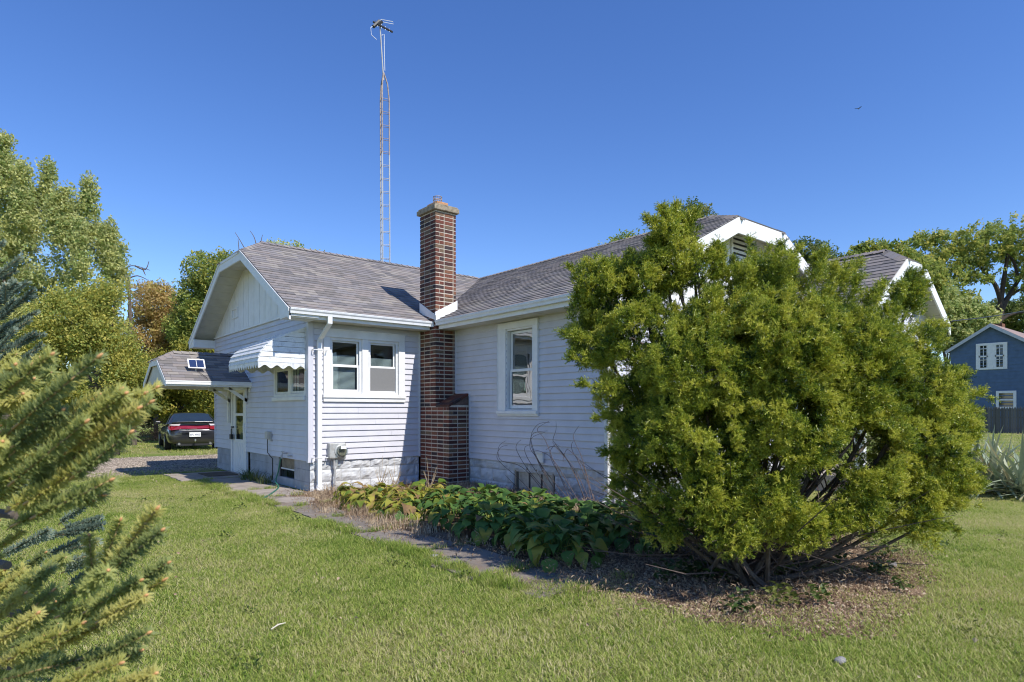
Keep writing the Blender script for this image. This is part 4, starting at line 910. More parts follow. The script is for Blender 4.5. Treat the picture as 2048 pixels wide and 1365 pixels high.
text('EFL 4962', .088, 'ink', plo, (0, -.053, .57), (math.pi/2, 0, 0), 'plate_lettering')
text('BONNEVILLE', .05, 'rim', body, (-.38, -.01, .76), (math.pi/2, 0, math.radians(-8)), 'badge_lettering')
MB().tube([(0, .1, .34), (0, -.10, .34), (0, -.12, .38)], .022, 8).tube([(0, -.12, .37), (0, -.12, .44)], .03, 8).build('tow_hitch', 'rim', car)
for s_ in (-1, 1): MB().tube([(s_*.52, .3, .26), (s_*.52, .0, .26)], .045, 10).build('exhaust', 'rim', car)
for s_ in (-1, 1):
    mrr = MB(); mrr.box(min(s_*.93, s_*1.12), max(s_*.93, s_*1.12), 2.95, 3.05, .94, 1.07); mrr.build('mirror', 'paint', car, bev=.03)
    for y in (1.0, 3.95):
        t = MB().tube([(s_*.72, y, .325), (s_*.93, y, .325)], .325, 24).build('wheel', 'tyre', car, bev=.03); MB().tube([(s_*.90, y, .325), (s_*.94, y, .325)], .21, 16).build('rim', 'rim', t)
MB().box(-.6, .6, .06, 4.6, .19, .3).build('underside', 'black', car)

# ================================================================== BLUE HOUSE, FENCE
BX = 50.0
nb_ = empty('blue_house', (BX, onX(1983, 700, BX).y, 0)); tag(nb_, 'two-storey blue clapboard house with white windows beyond the picket fence', 'house')
O = nb_.location.copy()
ap = onX(1983, 651, BX)-O; el = onX(1893, 706, BX)-O
yl = el.y; ze = el.z; yr = -yl; 
mb = MB(); mb.prism([(0, yl-.25, 0), (0, yl-.25, ze+.1), (0, 0, ap.z-.08), (0, yr+.25, ze+.1), (0, yr+.25, 0)], (9, 0, 0)); bwl = mb.build('wall', 'bluehouse', nb_)
z = .1
k = 0
while z < ap.z-.4:
    hw = (abs(yl)-.25) if z < ze else abs(yl)*(ap.z-.1-z-.2)/(ap.z-ze)
    if hw > .1: MB().prism([(-.035, -hw, z), (-.012, -hw, z+.24), (.0, -hw, z+.24), (.0, -hw, z)], (0, 2*hw, 0)).build('siding_board', 'bluehouse', bwl)
    z += .24
rf = MB()
for s_ in (1, -1):
    a = Vector((-.3, s_*yl, ze)); b = Vector((-.3, 0, ap.z)); rf.prism([a, b, b+Vector((9.6, 0, 0)), a+Vector((9.6, 0, 0))], (0, 0, .12))
rfo = rf.build('roof', 'redroof', nb_)
for s_ in (1, -1): MB().prism([(-.34, s_*yl, ze-.14), (-.34, 0, ap.z-.14), (-.34, 0, ap.z+.1), (-.34, s_*yl, ze+.1)], (.05, 0, 0)).build('fascia', plain('pale_trim', (.5, .52, .55), .6), rfo)
c = onX(1968, 655, BX)-O; MB().box(4.2, 5.0, c.y-.1, c.y+.9, ap.z-1.5, ap.z+.55).build('chimney', 'brick', rfo)
def bwin(x0, x1, y0, y1, pairs, muntins):
    a = onX(x0, y0, BX)-O; b = onX(x1, y1, BX)-O; ya, yb = b.y, a.y; za, zb = b.z, a.z
    mb = MB()
    mb.box(-.09, 0, ya, ya+.16, za, zb); mb.box(-.09, 0, yb-.16, yb, za, zb); mb.box(-.09, 0, ya+.16, yb-.16, za, za+.14); mb.box(-.09, 0, ya+.16, yb-.16, zb-.16, zb)
    if pairs == 2: mb.box(-.09, 0, (ya+yb)/2-.2, (ya+yb)/2+.2, za+.14, zb-.16)
    w = mb.build('window', 'white', nb_)
    sp = [(ya+.16, yb-.16)] if pairs == 1 else [(ya+.16, (ya+yb)/2-.2), ((ya+yb)/2+.2, yb-.16)]
    for s0, s1 in sp:
        mm = (za+zb)/2; MB().box(-.03, -.02, s0, s1, za+.14, zb-.16).build('pane', 'carglass', w); sb = MB(); sb.box(-.06, -.03, s0, s1, mm-.05, mm+.05)
        if muntins:
            for zz in (za+.14, mm): sb.box(-.05, -.03, s0, s1, (zz+.22+(mm-za)/2-.14)-.02, (zz+.22+(mm-za)/2-.14)+.02); sb.box(-.05, -.03, (s0+s1)/2-.02, (s0+s1)/2+.02, zz+.05, zz+(mm-za)-.2)
            sb.box(-.06, -.03, s0, s0+.08, za+.14, zb-.16); sb.box(-.06, -.03, s1-.08, s1, za+.14, zb-.16)
        sb.build('sash', 'white', w)
bwin(1952.5, 2015, 688.5, 738, 2, True); bwin(1992.5, 2033, 782.5, 818, 1, False); bwin(2075, 2115, 782, 818, 1, False)
FX = 45.0
fence = empty('picket_fence', (FX, onX(1960, 820, FX).y, 0)); tag(fence, 'weathered grey wooden picket fence in front of the blue house', 'fence')
fo_ = fence.location.copy(); y0 = onX(1890, 820, FX).y-fo_.y; y1 = onX(2160, 820, FX).y-fo_.y
pk = MB().prism([(0, -.058, .06), (0, .058, .06), (0, .058, 1.62), (0, 0, 1.74), (0, -.058, 1.62)], (.022, 0, 0)).mesh('picket', 'fencewood')
y = y0
while y > y1:
    obj('picket', pk, fence, Matrix.Translation((0, y, random.uniform(-.04, .03))) @ Matrix.Rotation(random.uniform(-.012, .012), 4, 'X')); y -= .135
for z in (.35, 1.0, 1.45): MB().box(.023, .07, y1, y0, z, z+.09).build('rail', 'fencewood', fence)
for k in range(6):
    yy = y0-.4-2.4*k; MB().box(.024, .13, yy-.06, yy+.06, 0, 1.7).build('post', 'fencewood', fence)
wire = MB(); A = Vector((PX1+.05, PY, 3.35)); Bq = at(2300, 520, 30); P = [A.lerp(Bq, i/16)-Vector((0, 0, .5*4*(i/16)*(1-i/16))) for i in range(17)]; wire.tube(P, .012, 5)
tag(wire.build('utility_wire', 'black'), 'thin overhead service wire running from the porch corner to the right', 'wire')
brd = empty('bird', at(1717, 218, 22)); brd.scale = (.55, .55, .55); tag(brd, 'tiny dark bird flying alone in the blue sky', 'bird')
MB().tube([(-.12, 0, -.02), (-.05, 0, 0), (.05, 0, .01), (.1, 0, .03), (.14, 0, .03)], [.008, .028, .03, .02, .004], 8).build('body', 'black', brd, smooth=True)
for s_ in (-1, 1): MB().prism([(.06, 0, .01), (-.03, 0, .01), (-.10, s_*.2, .05), (-.03, s_*.2, .05)], (0, 0, .006)).build('wing', 'black', brd)

# ================================================================== FOLIAGE
def quadleaf(mb, p, d, up, L, w, fold=.25):
    d = d.normalized(); s = d.cross(up); s = s.normalized() if s.length > 1e-4 else d.orthogonal().normalized(); n = s.cross(d)
    a = p; m = p+d*L*.5; t = p+d*L-n*L*.08
    mb.add([a, m+s*w*.5+n*w*fold, t, m-s*w*.5+n*w*fold], [(0, 1, 2), (0, 2, 3)])
def clump(name, mat, n, rad, L, w, seed, droop=.3):
    rr = random.Random(seed); mb = MB()
    for _ in range(n):
        a = rr.uniform(0, 6.283); z = rr.uniform(-1, 1); q = math.sqrt(1-z*z); r = rad*rr.random()**.5
        p = Vector((q*math.cos(a), q*math.sin(a), z))*r; d = Vector((rr.gauss(0, 1), rr.gauss(0, 1), rr.gauss(0, .7)-droop)); quadleaf(mb, p, d, Vector((rr.gauss(0, .5), rr.gauss(0, .5), 1)), L*rr.uniform(.7, 1.3), w*rr.uniform(.7, 1.3))
    return source(mb.mesh(name, mat, fix=False))
def lobepts(lobes, n, shell=.55):
    """points in ellipsoids, more of them towards the skin; returns points and outward directions"""
    vol = np.array([l[3]**2.2 for l in lobes]); cnt = np.maximum(3, (n*vol/vol.sum()).astype(int)); P = []; D = []
    for l, c in zip(lobes, cnt):
        r = np.array(l[3:6]) if len(l) >= 6 else np.array([l[3]]*3); d = rng.normal(size=(c, 3)); d /= np.linalg.norm(d, axis=1, keepdims=True)
        rad = np.where(rng.random(c) < shell, rng.uniform(.8, 1.06, c), rng.random(c)**.4); P.append(np.array(l[:3])+d*r*rad[:, None]); D.append(d)
    return np.concatenate(P), np.concatenate(D)
M['leaf_green'] = leafmat('leaf_green', [(0, (0.095, 0.160, 0.039)), (.4, (0.239, 0.319, 0.069)), (.75, (0.414, 0.447, 0.112)), (1, (0.600, 0.543, 0.128))], trans=.48)
M['leaf_silver'] = leafmat('leaf_silver', [(0, (0.161, 0.233, 0.072)), (.4, (0.360, 0.448, 0.144)), (.75, (0.600, 0.600, 0.269)), (1, (0.600, 0.600, 0.216))], trans=.48)
M['leaf_yellow'] = leafmat('leaf_yellow', [(0, (.12, .17, .035)), (.4, (.30, .32, .06)), (.75, (.50, .45, .08)), (1, (.55, .40, .08))], trans=.5)
M['leaf_orange'] = leafmat('leaf_orange', [(0, (.30, .30, .10)), (.35, (.56, .40, .18)), (.65, (.60, .46, .18)), (1, (.60, .55, .15))], trans=.5)
M['leaf_dark'] = leafmat('leaf_dark', [(0, (0.048, 0.084, 0.029)), (.4, (0.106, 0.166, 0.048)), (.75, (0.203, 0.249, 0.071)), (1, (0.309, 0.309, 0.095))], trans=.48)
CL_ = {}
def clumps(mat, L=.11):
    k = (mat, round(L, 2))
    if k not in CL_: CL_[k] = [clump('leaf_clump', mat, 16, .32, L, L*.62, s) for s in (1, 2, 3)]
    return CL_[k]
def tree(name, base, lobes, n, mat, label, cat='tree', group=None, L=.11, trunk=.14, bark='bark', sc=1.0, spikes=(), tint=(.5, .22), limbs=True, gaps=-.28):
    t = empty(name, base); tag(t, label, cat, group); b = Vector(base); lob = [tuple(l) for l in lobes]; P, D = lobepts(lob, n); nlob = int((P[:, 2] > .1).sum())
    for (sx, sy, sz, h, r) in spikes:
        m = int(70*h); u = rng.random(m); a = rng.uniform(0, 6.283, m); rr = r*(1-u*.75)*rng.random(m)**.5
        P = np.concatenate([P, np.stack([sx+rr*np.cos(a), sy+rr*np.sin(a), sz+h*u], 1)]); D = np.concatenate([D, np.tile([0, 0, 1], (m, 1))])
    keep = P[:, 2] > .1; P = P[keep]; D = D[keep]
    bulk = np.array([noise.noise(Vector(p)*.9) for p in P])
    bulk += .5*np.array([noise.noise(Vector(p)*2.3) for p in P]); k_ = bulk > gaps; k_[nlob:] = True; P = P[k_]; D = D[k_]; bulk = bulk[k_]
    tn = np.clip(rng.normal(tint[0], tint[1], len(P))+bulk*.25, 0, 1)
    scatter('crown', P-np.array(b), np.stack([rng.normal(0, .5, len(P)), rng.normal(0, .5, len(P)), rng.uniform(0, 6.28, len(P))], 1), rng.uniform(.6, 1.25, len(P))*sc, tn, clumps(mat, L), t)
    mb = MB(); top = max(lob, key=lambda l: l[2]); tt = Vector(top[:3])-b; mid = Vector((tt.x*.25, tt.y*.25, tt.z*.5))
    mb.tube(smooth([(0, 0, -.1), mid, tt], 4), [trunk*(1-.8*i/8) for i in range(9)], 8)
    if limbs:
        for l in lob:
            e = Vector(l[:3])-b; s0 = mid*random.uniform(.5, 1); mb.tube(smooth([s0, s0.lerp(e, .5)+Vector((0, 0, -.15*e.length*.2)), e], 3), [trunk*.45, trunk*.4, trunk*.34, trunk*.3, trunk*.25, trunk*.18, trunk*.1], 6)
    mb.build('trunk', bark, t, smooth=True); return t
def lb(px, py, d, rpx, sz=1.0, sy=1.0):
    p = at(px, py, d); r = rpx*d/FPX; return (p.x, p.y, p.z, r, r*sy, r*sz)
def gp(px, d): p = at(px, HOR, d); return (p.x, p.y, 0)
# tall pale poplar on the left edge with upright shoots
d = 24
sp1 = []
for px, py, h in ((8, 380, 95), (45, 420, 80), (95, 430, 95), (130, 450, 60), (178, 455, 85), (65, 450, 60), (150, 470, 50), (218, 520, 60), (200, 500, 40), (30, 400, 60), (110, 470, 60), (236, 545, 45), (160, 520, 60)):
    p = at(px, py, d+random.uniform(-1, 1)); sp1.append((p.x, p.y, p.z-.5, h*d/FPX+.75, .36))
tree('poplar_tree', gp(60, d), [lb(-90, 480, d, 110, 1.3), lb(0, 480, d, 60, 1.2), lb(55, 530, d, 58), lb(115, 550, d, 52), lb(20, 600, d, 80), lb(100, 640, d, 80), lb(180, 590, d, 55), lb(-70, 650, d, 110), lb(170, 680, d, 60), lb(30, 720, d, 90)], 6600, 'leaf_silver', 'tall pale green poplar with upright leafy shoots on the left edge', L=.125, trunk=.22, spikes=sp1, sc=.95, tint=(.62, .22), gaps=-.12)
d = 21
tree('maple_tree', gp(230, d), [lb(170, 650, d, 60), lb(228, 600, d, 30), lb(196, 596, d, 26), lb(140, 610, d, 34), lb(215, 690, d, 58), lb(150, 720, d, 70), lb(90, 760, d, 80), lb(215, 770, d, 55), lb(120, 660, d, 60), (lb(255, 740, d, 36))], 5200, 'leaf_green', 'bushy olive green tree with yellowing leaves between the poplar and the door hood', L=.10, trunk=.16, tint=(.74, .22), gaps=-.1)
d = 33
tree('orange_tree', gp(312, d), [lb(310, 610, d, 42, 1.1), lb(300, 670, d, 48), lb(335, 660, d, 38), lb(320, 730, d, 48), lb(285, 720, d, 35)], 2200, 'leaf_orange', 'autumn tree with orange and rust coloured leaves', L=.14, trunk=.13)
d = 31
tree('ash_tree', gp(410, d), [lb(408, 545, d, 36, 1.1), lb(445, 560, d, 55), lb(395, 600, d, 42), lb(385, 660, d, 48), lb(430, 650, d, 60), lb(480, 600, d, 60)], 2600, 'leaf_green', 'olive green tree rising behind the far rake of the wing roof', L=.14, trunk=.15, tint=(.55, .22))
d = 29
tree('yellow_tree', gp(350, d), [lb(330, 760, d, 55), lb(395, 730, d, 50), lb(420, 780, d, 55), lb(350, 800, d, 40), lb(300, 790, d, 40), lb(440, 720, d, 40)], 2600, 'leaf_yellow', 'low tree with yellow green leaves behind the parked car', L=.13, trunk=.12, tint=(.35, .25), bark='bark_dark')
tree('dark_tree', gp(330, 36), [lb(300, 800, 36, 50), lb(370, 800, 36, 55), lb(440, 790, 36, 55), lb(240, 790, 36, 50), lb(180, 790, 36, 50)], 1900, 'leaf_dark', 'dark shaded tree in the gap under the door hood', L=.15, trunk=.2, bark='bark_dark')
# bare top of a tree above the hedge, and leafy tips over the wing roof
bt = empty('bare_tree', gp(268, 27)); tag(bt, 'tree with bare grey twigs sticking out between the poplar and the orange tree', 'tree'); o_ = bt.location.copy(); mb = MB()
def px_tube(mb, pts, d, r0, r1, off):
    P = smooth([at(x, y, d)-off for x, y in pts], 4); n = len(P); mb.tube(P, [r0+(r1-r0)*i/(n-1) for i in range(n)], 5)
mb.tube([(0, 0, -.1), at(262, 700, 27)-o_, at(258, 560, 27)-o_], [.12, .09, .05], 6)
for pts in ([(258, 560), (250, 545), (255, 535), (270, 532), (300, 541)], [(258, 570), (243, 540), (244, 520), (250, 512)], [(270, 532), (290, 540), (298, 523)], [(255, 558), (275, 552), (295, 560)], [(258, 600), (240, 580), (232, 560)], [(285, 537), (291, 551)]): px_tube(mb, pts, 27, .035, .012, o_)
mb.build('trunk', 'bark', bt)
d = 30
tree('elm_tree', gp(560, d), [lb(560, 520, d, 34), lb(590, 500, d, 16), lb(545, 500, d, 14), lb(620, 540, d, 40), lb(580, 600, d, 60), lb(580, 690, d, 65)], 2000, 'leaf_silver', 'tree whose leafy tips show above the ridge of the wing roof', L=.12, trunk=.13, tint=(.7, .2))
tw = empty('twiggy_tree', gp(500, 29)); tag(tw, 'tree of thin bare twigs standing up behind the wing roof peak', 'tree'); o_ = tw.location.copy(); mb = MB(); mb.tube([(0, 0, -.1), at(505, 600, 29)-o_], [.12, .06], 6)
for pts in ([(505, 600), (498, 520), (485, 490), (470, 465)], [(505, 600), (515, 520), (510, 480), (500, 462)], [(505, 600), (530, 520), (522, 490), (525, 470)], [(505, 600), (480, 540), (478, 500), (476, 478)]): px_tube(mb, pts, 29, .04, .01, o_)
mb.build('trunk', 'bark', tw)
d = 34
tree('oak_tree', gp(1260, d), [lb(1247, 490, d, 22), lb(1275, 500, d, 30), lb(1230, 520, d, 34), lb(1255, 570, d, 60), lb(1250, 650, d, 65)], 1500, 'leaf_green', 'tree top peeping over the main roof beside the yew tip', L=.14, trunk=.15)
tree('linden_tree', gp(1390, d), [lb(1380, 430, d, 26), lb(1405, 440, d, 24), lb(1350, 450, d, 28), lb(1420, 470, d, 30), lb(1385, 520, d, 60), lb(1385, 620, d, 75)], 2300, 'leaf_dark', 'tree behind the main ridge next to the white gable', L=.14, trunk=.15, tint=(.6, .2))
d = 40
tree('walnut_tree', gp(1640, d), [lb(1608, 505, d, 26), lb(1640, 520, d, 34), lb(1590, 540, d, 34), lb(1620, 600, d, 60), lb(1620, 680, d, 65)], 2200, 'leaf_dark', 'dark tree showing in the gap between the main gable and the porch roof', L=.16, trunk=.18)
d = 55
tree('locust_tree', gp(1750, d), [lb(1745, 510, d, 32, .7), lb(1715, 515, d, 26, .7), lb(1790, 515, d, 34, .8), lb(1760, 560, d, 50), lb(1830, 560, d, 50), lb(1740, 620, d, 55), lb(1790, 680, d, 60)], 2800, 'leaf_green', 'rounded green tree rising behind the porch roof', L=.24, trunk=.25, sc=1.3, tint=(.5, .22), gaps=-.2)
d = 62
big = tree('spreading_tree', gp(1985, d), [lb(1850, 500, d, 45, .8), lb(1905, 500, d, 50, .8), lb(1960, 490, d, 50, .8), lb(2020, 480, d, 55, .8), lb(2090, 500, d, 60, .9), lb(1880, 560, d, 45, .8), lb(1950, 545, d, 40, .6), lb(2050, 560, d, 40, .6), lb(1860, 610, d, 40), lb(2120, 580, d, 60), lb(1915, 600, d, 34, .6)], 3600, 'leaf_green', 'large spreading tree with dark forking limbs behind the blue house', L=.22, trunk=.5, bark='bark_dark', sc=1.3, tint=(.55, .22), limbs=False, gaps=-.04)
mb = MB(); o_ = Vector(gp(1985, d))
for pts, r0 in (([(1985, 700), (1992, 660), (2005, 615), (2020, 590), (2035, 565)], .45), ([(2005, 615), (1995, 580), (1980, 555), (1955, 530)], .28), ([(2020, 590), (2040, 580), (2070, 575)], .22), ([(2035, 565), (2030, 530), (2010, 500)], .2), ([(1996, 645), (2020, 630), (2050, 625)], .2), ([(1990, 660), (1965, 625), (1940, 600)], .2), ([(1955, 530), (1930, 520), (1905, 505)], .12), ([(2035, 565), (2060, 530), (2080, 510)], .16)): px_tube(mb, pts, d, r0, r0*.35, o_)
mb.build('limb', 'bark_dark', big, smooth=True)
d = 58
tree('low_tree', gp(1900, d), [lb(1895, 640, d, 40), lb(1930, 630, d, 36), lb(1870, 600, d, 40), lb(1960, 640, d, 30), lb(1905, 670, d, 34)], 1500, 'leaf_silver', 'pale low tree between the porch corner and the blue house', L=.22, trunk=.2, sc=1.3, tint=(.45, .2))
tree('dark_walnut_tree', gp(2080, 70), [lb(2030, 640, 70, 40), lb(2080, 640, 70, 50), lb(1990, 630, 70, 30), lb(2130, 600, 70, 60)], 1200, 'leaf_dark', 'dark tree behind the chimney of the blue house', L=.26, trunk=.25, sc=1.5)
# far woods closing the horizon
P = []; 
for k in range(9000):
    a = rng.uniform(-1.25, 1.25); r = rng.uniform(95, 130); x = CAM.x+r*math.sin(YAW+a); y = CAM.y+r*math.cos(YAW+a); P.append((x, y, rng.random()*(5+2.5*noise.noise(Vector((x*.05, y*.05, 0))))))
P = np.array(P); wd = scatter('woods', P, np.stack([rng.normal(0, .5, len(P)), rng.normal(0, .5, len(P)), rng.uniform(0, 6.28, len(P))], 1), rng.uniform(4, 7, len(P)), np.clip(rng.normal(.4, .2, len(P)), 0, 1), clumps('leaf_dark', .2)); 
# brush pile by the car
bpile = empty('brush_pile', onZ(305, 882)); tag(bpile, 'heap of brown dry branches to the left of the parked car', 'brush pile'); mb = MB()
for k in range(420):
    a = random.uniform(0, 6.283); r = 1.5*random.random()**.6; h = 1.05*(1-(r/1.6)**2); p = Vector((r*math.cos(a)*1.1, r*math.sin(a), random.uniform(0, max(.06, h)))); dd = Vector((random.gauss(0, 1), random.gauss(0, 1), random.gauss(0, .35))).normalized()*random.uniform(.3, .8); mb.tube([p, p+dd*.5+Vector((0, 0, .05)), p+dd], [.012, .009, .004], 4, False)
tag(mb.build('branches', plain('dry_branches', (.20, .115, .07), .95, .35, 3), bpile, fix=False), kind='stuff')

# ------------------------------------------------------------------ yew
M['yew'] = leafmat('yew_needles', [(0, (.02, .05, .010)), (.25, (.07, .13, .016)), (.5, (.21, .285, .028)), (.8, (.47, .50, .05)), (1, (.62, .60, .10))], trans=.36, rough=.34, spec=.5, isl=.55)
def yewspray(seed):
    rr = random.Random(seed); mb = MB()
    def shoot(p0, d, L):
        d = d.normalized(); s = d.orthogonal().normalized(); n = int(L/.0062)
        for k in range(n):
            t = k/n; p = p0+d*L*t; a = rr.uniform(-1.1, 1.1)+(math.pi if k % 2 else 0); side = (s*math.cos(a)+d.cross(s)*math.sin(a)); nd = (side*.8+d*(.45+.6*t)).normalized(); l = .027*(1-.3*t)*rr.uniform(.8, 1.2); w = nd.cross(Vector((rr.gauss(0, 1), rr.gauss(0, 1), rr.gauss(0, 1)))).normalized()*.0032
            mb.add([p-w*.6, p+w*.6, p+nd*l*.55+w, p+nd*l, p+nd*l*.55-w], [(0, 1, 2, 3, 4)])
        mb.tube([p0, p0+d*L], [.0024, .001], 3, False)
    shoot(Vector((0, 0, 0)), Vector((0, 0, 1)), .13)
    for k in range(6):
        t = rr.uniform(.0, .7); a = rr.uniform(0, 6.283); shoot(Vector((0, 0, .13*t)), Vector((math.cos(a)*.9, math.sin(a)*.9, .6)), rr.uniform(.05, .09))
    return source(mb.mesh('yew_spray', 'yew', fix=False))
YS = [yewspray(s) for s in (1, 2, 3, 4)]
yl_ = [(1215,600,6.9,70),(1280,570,6.7,70),(1190,680,6.8,62),(1290,690,6.4,95),(1215,560,6.9,48),(1180,545,7.0,36),(1265,800,6.4,72),(1310,890,6.2,95),(1275,970,6.2,62),(1345,478,6.6,46),(1318,474,6.6,30),(1380,474,6.6,32),(1340,530,6.5,64),(1395,545,6.4,52),(1430,660,6.2,92),(1400,750,5.9,120),(1390,890,5.8,120),(1410,1000,5.7,90),
 (1510,610,6.4,44),(1560,610,6.4,42),(1540,675,6.2,92),(1560,710,5.8,130),(1570,870,5.7,125),(1540,990,5.6,95),(1640,625,6.3,46),(1660,695,6.1,92),(1700,750,5.9,120),(1700,890,5.8,120),(1680,1000,5.7,80),(1770,685,6.2,76),(1815,625,6.3,32),(1815,695,6.1,64),(1832,785,6.0,86),(1830,900,6.0,95),(1800,1000,6.0,75),(1888,775,6.1,40),(1890,870,6.1,65),(1885,970,6.1,65),(1320,1040,5.9,60),(1460,1060,5.5,60),(1600,1050,5.6,60),(1740,1055,5.8,45),(1850,1050,6.0,45)]
back = [(1330,700,7.3,150),(1480,650,7.2,150),(1620,680,7.1,160),(1780,760,7.0,150),(1450,850,7.2,150),(1620,880,7.1,150)]
YD = .885; yl_ = [(a_, b_, d_*YD, r_) for a_, b_, d_, r_ in yl_]; back = [(a_, b_, d_*YD, r_) for a_, b_, d_, r_ in back]
yc = at(1490, 1150, 5.75); yc.z = 0
yew = empty('yew_shrub', yc); tag(yew, 'huge ragged yew shrub with yellow green needles in front of the house corner', 'shrub')
lobes = [lb(*l[:3], max(18, l[3]-14)) for l in yl_]; blob = [lb(l[0], l[1]+75, l[2], l[3]-20) for l in back]
P, D = lobepts(lobes, 5000, .86); kk = 6
off = rng.normal(0, 1, (len(P), kk, 3)); off = off/np.linalg.norm(off, axis=2, keepdims=True)*rng.uniform(.01, .062, (len(P), kk, 1))
D = (D[:, None, :]*.8+off*9).reshape(-1, 3); T0_ = np.repeat(np.clip(rng.normal(.72, .22, len(P)), .15, 1), kk); P = (P[:, None, :]+off).reshape(-1, 3)
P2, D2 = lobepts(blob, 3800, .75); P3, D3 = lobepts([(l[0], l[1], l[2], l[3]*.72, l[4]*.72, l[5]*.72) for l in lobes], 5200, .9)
P = np.concatenate([P, P2, P3]); D = np.concatenate([D, D2, D3]); T0_ = np.concatenate([T0_, np.full(len(P2)+len(P3), .42)])  # inner and back sprays tinted darker: shade inside the shrub painted into the colour
# shoots breaking the outline: from inside to a tip
for a, b in (((1340,470),(1292,425)),((1340,450),(1325,405)),((1350,440),(1352,402)),((1375,450),(1392,412)),((1330,500),(1300,470)),((1420,520),(1437,480)),((1445,540),(1443,492)),((1470,560),(1466,510)),((1505,560),(1500,468)),((1520,560),(1535,485)),((1545,560),(1562,478)),((1560,570),(1596,485)),((1570,570),(1582,520)),((1480,590),(1478,525)),((1500,600),(1510,500)),((1620,560),(1650,500)),((1640,545),(1632,505)),((1690,570),(1720,512)),((1680,560),(1695,520)),((1740,600),(1765,560)),((1815,600),(1822,535)),((1800,610),(1790,560)),((1835,600),(1850,560)),((1860,660),(1888,640)),((1880,750),(1935,735)),((1890,780),(1978,778)),((1890,800),(1955,812)),((1880,850),(1950,842)),((1170,600),(1140,520)),((1170,580),(1165,512)),((1220,560),(1208,512)),((1260,560),(1262,520)),((1290,560),(1300,528)),((1180,680),(1128,650)),((1190,720),(1140,705)),((1230,780),(1165,760)),((1260,830),(1195,825)),((1270,900),(1205,895)),((1290,960),(1215,962)),((1900,920),(1960,925)),((1890,980),(1950,965)),((1870,1040),(1910,1050))):
    dd = 5.65+random.uniform(-.3, .3); A = np.array(at(a[0], a[1], dd)); B = np.array(at(b[0], b[1]+14, dd)); A = A+(A-B)*.75; m = 62; u = rng.random(m); jit = rng.normal(0, .035, (m, 3))*(1.3-u)[:, None]
    P = np.concatenate([P, A+(B-A)*u[:, None]+jit]); v = (B-A)/np.linalg.norm(B-A); D = np.concatenate([D, np.tile(v, (m, 1))+rng.normal(0, .25, (m, 3))-np.array([0, 0, .3])]); T0_ = np.concatenate([T0_, np.clip(rng.normal(.66, .15, m), 0, 1)])
for k in range(70):
    l = lobes[rng.integers(0, len(lobes))]; l = l if l[2] < 2.55 else lobes[20]; A = np.array([l[0]+rng.normal(0, l[3]*.5), l[1]+rng.normal(0, l[3]*.5), l[2]+l[5]*.5]); out = np.array([l[0]-yc.x, l[1]-yc.y, 0])*.22; v = np.array([out[0]+rng.normal(0, .18), out[1]+rng.normal(0, .18), 1.0]); v /= np.linalg.norm(v); m = 34; u = rng.random(m)
    P = np.concatenate([P, A+v*(u*(l[3]*.5+rng.uniform(.18, .34)))[:, None]+rng.normal(0, .03, (m, 3))*(1.3-u)[:, None]]); D = np.concatenate([D, np.tile(v, (m, 1))+rng.normal(0, .3, (m, 3))-np.array([0, 0, .3])]); T0_ = np.concatenate([T0_, np.full(m, rng.uniform(.5, .85))])
gap = np.array([noise.noise(Vector(p)*2.1+Vector((3, 1, 7)))*.75+noise.noise(Vector(p)*4.6)*.45 for p in P])
low = np.clip((1.0-P[:, 2])/1.0, 0, 1)
pxl = 1024+FPX*((P-np.array(CAM)) @ np.array(_r))/((P-np.array(CAM)) @ np.array(_f)); zmin = .29+.25*gap+np.clip((1340-pxl)/110, 0, 1.4)*.5
keep = (gap > -.36+low*.18) & (P[:, 2] > zmin); P, D, gap, T0_ = P[keep], D[keep], gap[keep], T0_[keep]
rel = P-np.array(CAM); dep = rel @ np.array(_f); pxx = 1024+FPX*(rel @ np.array(_r))/dep; pyy = HOR-FPX*rel[:, 2]/dep
for hx, hy, hr, hd in ((1720,905,46,6.2),(1640,975,44,6.2),(1335,960,34,6.2),(1490,690,24,6.0),(1610,820,26,5.9),(1420,850,24,5.9),(1250,745,20,6.8),(1545,940,26,6.0),(1860,930,20,6.2),(1390,590,18,6.5)):
    k = ~((((pxx-hx)/1.25)**2+(pyy-hy)**2 < (hr*(1+.5*gap))**2) & (dep < hd*YD)); P, D, gap, dep, pxx, pyy, T0_ = P[k], D[k], gap[k], dep[k], pxx[k], pyy[k], T0_[k]
dirs = D*.75+np.array([0, 0, .62])+rng.normal(0, .28, D.shape)
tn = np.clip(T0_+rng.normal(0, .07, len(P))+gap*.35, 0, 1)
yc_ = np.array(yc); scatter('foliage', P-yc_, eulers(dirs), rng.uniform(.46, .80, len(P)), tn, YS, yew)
mb = MB(); mb2 = MB(); 
for k, l in enumerate(lobes+blob):
    e = Vector(l[:3])-yc; b0 = Vector((random.uniform(-.35, .35), random.uniform(-.35, .35), 0)); mid = b0.lerp(e, .5)+Vector((0, 0, -.08*e.length)); Pth = smooth([b0, mid, e], 4); n = len(Pth)
    MB().tube(Pth, [.024*(1-.8*i/n)+.003 for i in range(n)], 6).build('branch', 'bark', yew)
    for q in range(9):
        t = random.randint(2, n-1); p = Pth[t]; dv = Vector((random.gauss(0, 1), random.gauss(0, 1), random.gauss(.4, .7))).normalized()*l[3]*random.uniform(.7, 1.1); mb2.tube([p, p+dv*.5+Vector((0, 0, .03)), p+dv], [.008, .005, .002], 4, False)
